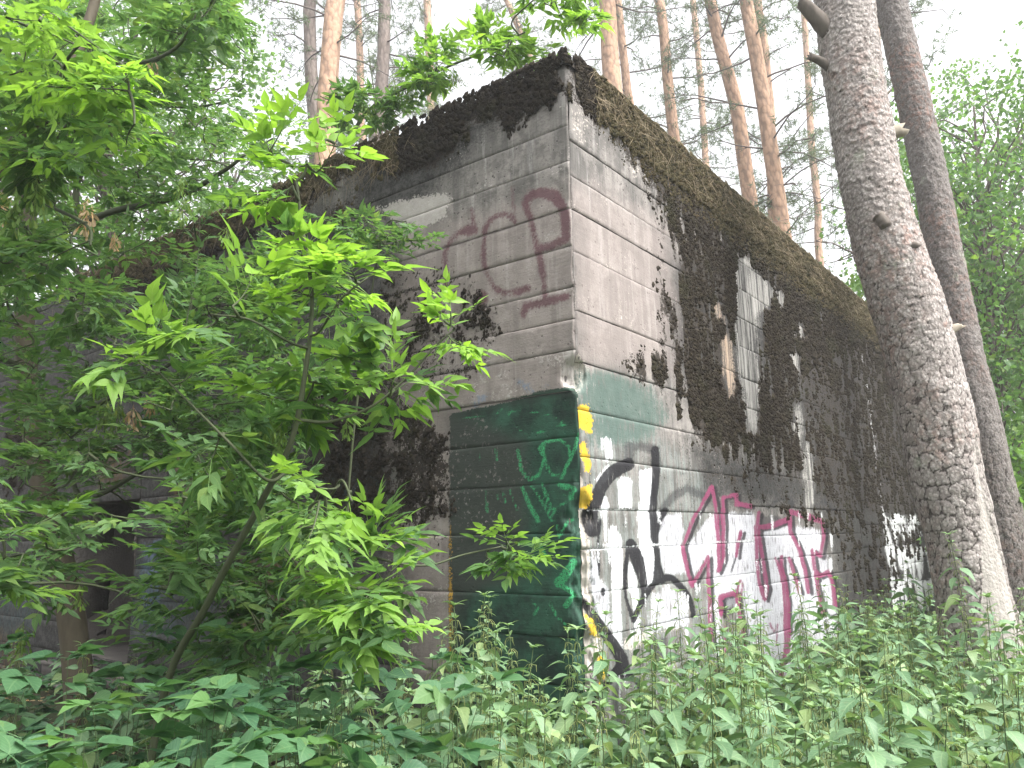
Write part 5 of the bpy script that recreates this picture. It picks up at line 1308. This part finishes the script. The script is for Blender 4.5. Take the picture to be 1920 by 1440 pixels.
tall = [(900, 1180, 4.1), (1062, 1185, 4.0), (985, 1270, 4.2), (1320, 1130, 5.0), (1425, 1130, 5.2), (1500, 1150, 5.4), (1640, 1190, 3.2), (1806, 1000, 5.6), (1860, 1120, 5.0), (1290, 1240, 4.2), (1250, 1290, 3.8), (1690, 1170, 6.4), (1560, 1200, 6.2), (1380, 1200, 3.4), (1750, 1210, 4.4), (700, 1330, 2.6), (620, 1330, 2.5), (860, 1330, 2.5), (1020, 1340, 2.4), (1200, 1330, 2.5), (1480, 1300, 2.5), (1880, 1250, 3.0), (1160, 1320, 3.4), (940, 1310, 3.0), (1900, 1180, 4.5), (1630, 1110, 8.6), (1700, 1120, 9.0), (1560, 1130, 7.6)]
_tg = np.random.default_rng(46)
for _ in range(34):
    _Y = _tg.uniform(2.4, 5.2); _x = _tg.uniform(840, 1930); _z = _tg.uniform(1.02, 1.3)
    _p = at_y(_x, 1005, _Y); _q = to_px(np.array([[_p[0], _Y, _z]]))[0]
    if wall_clear(_p[0], _Y) > .12 and np.hypot(_p[0] - PINE_XY[0], _Y - PINE_XY[1]) > .6: tall.append((_q[0], _q[1], _Y))
for x, y, Y in tall:
    p = at_y(x, y, Y); spots.append((p[0], p[1], p[2]))
rg = np.random.default_rng(43)
tries = 0
while len(spots) < 500 and tries < 60000:
    tries += 1
    y = 1.4 + 8.6 * rg.random() ** 1.25
    x = rg.uniform(-.62, .78) * y
    if wall_clear(x, y) < .10 or np.hypot(x - PINE_XY[0] - .15, y - PINE_XY[1]) < .55: continue
    pxx = float(to_px(np.array([[x, y, .9]]))[0, 0])
    if pxx < 560 and rg.random() > .10: continue
    if pxx < 860 and rg.random() > .55: continue
    if min((x - a) ** 2 + (y - b) ** 2 for a, b, _ in spots) < .105 ** 2: continue
    top = .76 + .26 * (fbm(np.array([[x * 1.1, y * 1.1]]), 2, 12)[0] - .5) * 2 + rg.normal(0, .14)
    if y < 2.6: top -= .06
    if y > 4.2: top -= .10
    spots.append((x, y, max(.45, top) + float(ground_z(x, y))))
G_NET = 'stinging nettles growing before the bunker'
spots = np.array(spots)
dist = np.hypot(spots[:, 0], spots[:, 1]); order = np.concatenate([np.arange(len(tall)), len(tall) + np.argsort(dist[len(tall):])])
def net_label(x, y, h):
    P = np.array([x, y, 0]) - C; a, b = P @ NR, P @ NL; sr = P @ DR
    if np.hypot(x - PINE_XY[0], y - PINE_XY[1]) < 1.3: w = 'at the foot of the thick scaly pine'
    elif b > 0 and b < 1.0 and a < .3: w = 'against the dark green painted wall panel'
    elif a > 0 and a < .9 and sr < 2.2 and sr > -.5: w = 'below the black and white graffiti'
    elif a > 0 and a < 1.3 and sr < 5.2 and sr > -.5: w = 'below the magenta graffiti'
    elif a > 0 and sr > 5: w = 'by the far end of the right wall'
    elif to_px(np.array([[x, y, .8]]))[0, 0] < 800: w = 'among the box elder shoots'
    else: w = 'in the open nettle bank'
    return ('tall' if h > 1.0 else ('short' if h < .78 else 'medium-height')) + ' green stinging nettle with toothed leaves ' + w, 'nettle'
rest = [MB(), MB(), MB()]
nparts = 0
for rank, i in enumerate(order):
    x, y, top = spots[i]; gz = float(ground_z(x, y)) - .02; h = top - gz
    j = min(range(len(NET)), key=lambda q: abs(NET[q]['h'] - h) + .12 * rg.random()); pr = NET[j]
    s = float(np.clip(h / pr['h'], .7, 1.45)); a = rg.uniform(0, 6.283)
    if rank < 300:
        t = thing('nettle_plant', *net_label(x, y, h), (x, y, gz), G_NET)
        t.rotation_euler = (rg.normal(0, .05), rg.normal(0, .05), a); t.scale = (min(s, 1.12), min(s, 1.12), s)
        obj('stem', pr['st'], t); obj('seed_strings', pr['ck'], t, None, 'stuff')
        if rank < 120:
            for q, (M, yg) in enumerate(pr['lv']):
                obj('leaf', NLEAF_ME[yg][(q + rank) % 4], t, M); nparts += 1
        else:
            obj('leaves', pr['fol'], t, None, 'stuff')
    else:
        M = rotz(a); M[:3, :3] *= s; M[:3, 3] = (x, y, gz)
        for mb, ar in zip(rest, (pr['farr'], pr['sarr'], pr['carr'])):
            mb.add(xf(M, ar[0]), ar[1], ar[2], ar[3], ar[4] + (rank * .618) % 1, ar[5])
nb = thing('nettle_undergrowth', 'thick mass of nettles filling the ground between the taller plants', 'nettles')
nb['kind'] = 'stuff'
for mb, nm, mt in zip(rest, ('leaves', 'stems', 'seed_strings'), (M_NETTLE, M_STEM, M_CATKIN)):
    if mb.n: obj(nm, mb.mesh(nm, mt), nb, None, 'stuff')
print('nettles', len(spots), nparts)

# ------------------------------------------------------------------ broad-leaved understorey at the left
G_UND = 'leafy undergrowth plants at the left'
rg = np.random.default_rng(47)
und = [(390, 1290, 2.35, .0, 12), (330, 1330, 2.2, .2, 10), (470, 1310, 2.45, 0, 12), (560, 1260, 2.6, 0, 12), (640, 1290, 2.5, .1, 12), (740, 1250, 2.9, 0, 12), (700, 1360, 2.2, .1, 10), (520, 1390, 2.1, 0, 10), (60, 1260, 2.6, 0, 11), (180, 1300, 2.9, 0, 11), (250, 1260, 3.3, 0, 11), (130, 1370, 2.3, 0, 11), (40, 1380, 2.0, 0, 10), (250, 1390, 2.2, 0, 11), (430, 1200, 3.2, 0, 12), (330, 1210, 3.7, 0, 11), (540, 1180, 3.3, .05, 12), (620, 1210, 3.2, .1, 12), (790, 1310, 2.6, .1, 10), (820, 1240, 3.4, 0, 9), (600, 1400, 2.0, .1, 10), (860, 1400, 2.0, 0, 9), (160, 1230, 4.2, 0, 10), (40, 1200, 4.0, 0, 10), (300, 1150, 4.6, 0, 10), (420, 1110, 4.4, 0, 10), (500, 1080, 4.2, 0, 10), (380, 1360, 2.5, 0, 12), (640, 1340, 2.9, 0, 10), (30, 1310, 3.2, 0, 10), (220, 1330, 2.6, 0, 10), (90, 1420, 2.0, .1, 10), (330, 1420, 1.9, .1, 10), (470, 1430, 1.9, 0, 10), (740, 1430, 1.9, 0, 10)]
for k in range(46):
    Y = rg.uniform(2.1, 6.8); x = rg.uniform(-80, 820 if Y < 3.6 else 560); z = rg.uniform(.25, .6)
    p0 = at_y(x, 1005, Y); q = to_px(np.array([[p0[0], Y, z]]))[0]
    if wall_clear(p0[0], Y) > .15: und.append((q[0], q[1], Y, 0, 9))
LB = ['low understorey plant with oval three-part leaves among the others at the left']
for k, (x, y, Y, yg, n) in enumerate(und):
    top = at_y(x, y, Y); gz = float(ground_z(top[0], top[1])) - .02
    if wall_clear(top[0], top[1]) < .1 or top[2] < gz + .15: continue
    B = np.array([top[0] + rg.normal(0, .05), top[1] + rg.normal(0, .05), gz])
    w = 'by the bunker doorway' if Y > 3.9 and x < 330 else ('under the bright sapling and its hanging shoots' if x > 330 else 'around the foot of the brown box elder trunk')
    t = thing('undergrowth_plant', ('tall' if top[2] > .8 else 'low') + ' undergrowth plant with oval three-part leaves ' + w, 'plant', B, G_UND)
    wood = MB(); leaves = []; ns = int(rg.integers(2, 4))
    for s in range(ns):
        e = top + (rg.normal(0, .10, 3) * np.array([1, 1, .5]) if s else 0)
        pts = bezier(B, e, rg.normal(0, .03, 3), 8)
        V, Q, T, uv = tube(pts, np.linspace(.004, .0009, 8), 4, False); wood.add(V, Q, T, uv)
        m = n // ns + 3
        for q in range(m):
            f = .3 + .7 * (q + rg.random()) / m if q < m - 2 else .995; i = min(6, int(f * 7)); p = pts[i] + (pts[min(7, i + 1)] - pts[i]) * (f * 7 - i)
            a = q * 2.4 + rg.normal(0, .4)
            d = np.array([math.cos(a), math.sin(a), rg.uniform(-.15, .5)])
            leaves.append((int(rg.integers(0, 3)), frame(d, np.array([0, 0, 1.]) + .25 * rg.normal(size=3), p, rg.uniform(.62, 1.0)), 1 if (yg and rg.random() < yg * 2) else 0))
    obj('stem', wood.mesh('stem', M_STEM, True, B), t)
    emit(t, B, leaves, BROAD, BROAD_ME, M_BROAD, 14 if k < 38 else 0)
# dead leaves and low cover on the ground
lit = MB(); n = 2600
xy = np.stack([rg.uniform(-6, 6, n), rg.uniform(1.2, 10, n)], 1)
ok = np.array([wall_clear(a, b) > .02 for a, b in xy]); xy = xy[ok]
pos = np.column_stack([xy, ground_z(xy[:, 0], xy[:, 1]) + .015])
tv, tt, uvv = simple_leaf(.07, .025)
Rn = rand_rot(rg, len(pos))
V = np.einsum('nij,kj->nki', Rn, tv) * np.array([1, 1, .25]) + pos[:, None]
lit.add(V.reshape(-1, 3), None, (np.arange(len(pos))[:, None, None] * 4 + tt[None]).reshape(-1, 3), np.tile(uvv, (len(pos), 1)), np.repeat(rg.random(len(pos)), 4))
lo = obj('leaf_litter', lit.mesh('leaf_litter', M_DRYSEED, False)); lo['kind'] = 'stuff'
tag(lo, 'scattered dead brown leaves lying on the forest floor', 'leaf litter')
gc = MB(); n = 5200
xy = np.stack([rg.uniform(-6.5, 8, n), 1.4 + 9 * rg.random(n) ** 1.2], 1)
ok = np.array([wall_clear(a, b) > .05 for a, b in xy]); xy = xy[ok]
pos = np.column_stack([xy, ground_z(xy[:, 0], xy[:, 1]) + rg.uniform(.04, .32, len(xy))])
V0, Q0, U0 = blade(.09, .03, PR_NET_LOW, .25, .3)
ang = rg.uniform(0, 6.283, len(pos)); ca, sa = np.cos(ang), np.sin(ang)
V = np.stack([V0[None, :, 0] * ca[:, None] - V0[None, :, 1] * sa[:, None], V0[None, :, 0] * sa[:, None] + V0[None, :, 1] * ca[:, None], V0[None, :, 2] * rg.uniform(.3, 2.2, len(pos))[:, None]], -1) * rg.uniform(.7, 1.5, len(pos))[:, None, None] + pos[:, None]
gc.add(V.reshape(-1, 3), (np.arange(len(pos))[:, None, None] * len(V0) + Q0[None]).reshape(-1, 4), None, np.tile(U0, (len(pos), 1)), np.repeat(rg.random(len(pos)), len(V0)))
gco = obj('ground_cover', gc.mesh('ground_cover', M_BROAD)); gco['kind'] = 'stuff'
tag(gco, 'low green ground cover under the nettles and saplings', 'ground cover')

# ------------------------------------------------------------------ added thin volume, a stand-in for lens glare over the distance
hz = NT('glare_air'); hz.n.remove(hz.b)
pv = hz.n.new('ShaderNodeVolumePrincipled'); pv.inputs['Color'].default_value = (.95, .97, 1, 1); pv.inputs['Density'].default_value = .0032; pv.inputs['Anisotropy'].default_value = .3
hz.l.new(pv.outputs[0], hz.out.inputs['Volume'])
V, Q = box_verts(np.array([-700., -700, -3.5]), np.array([1400., 0, 0]), np.array([0, 1400., 0]), np.array([0, 0, 42.]))
ho = obj('glare_veil', mk_mesh('glare_veil', V, Q, None, hz.m, smooth=False)); ho['kind'] = 'stuff'
tag(ho, 'added thin bright veil standing in for lens glare before the far trees', 'glare_veil')
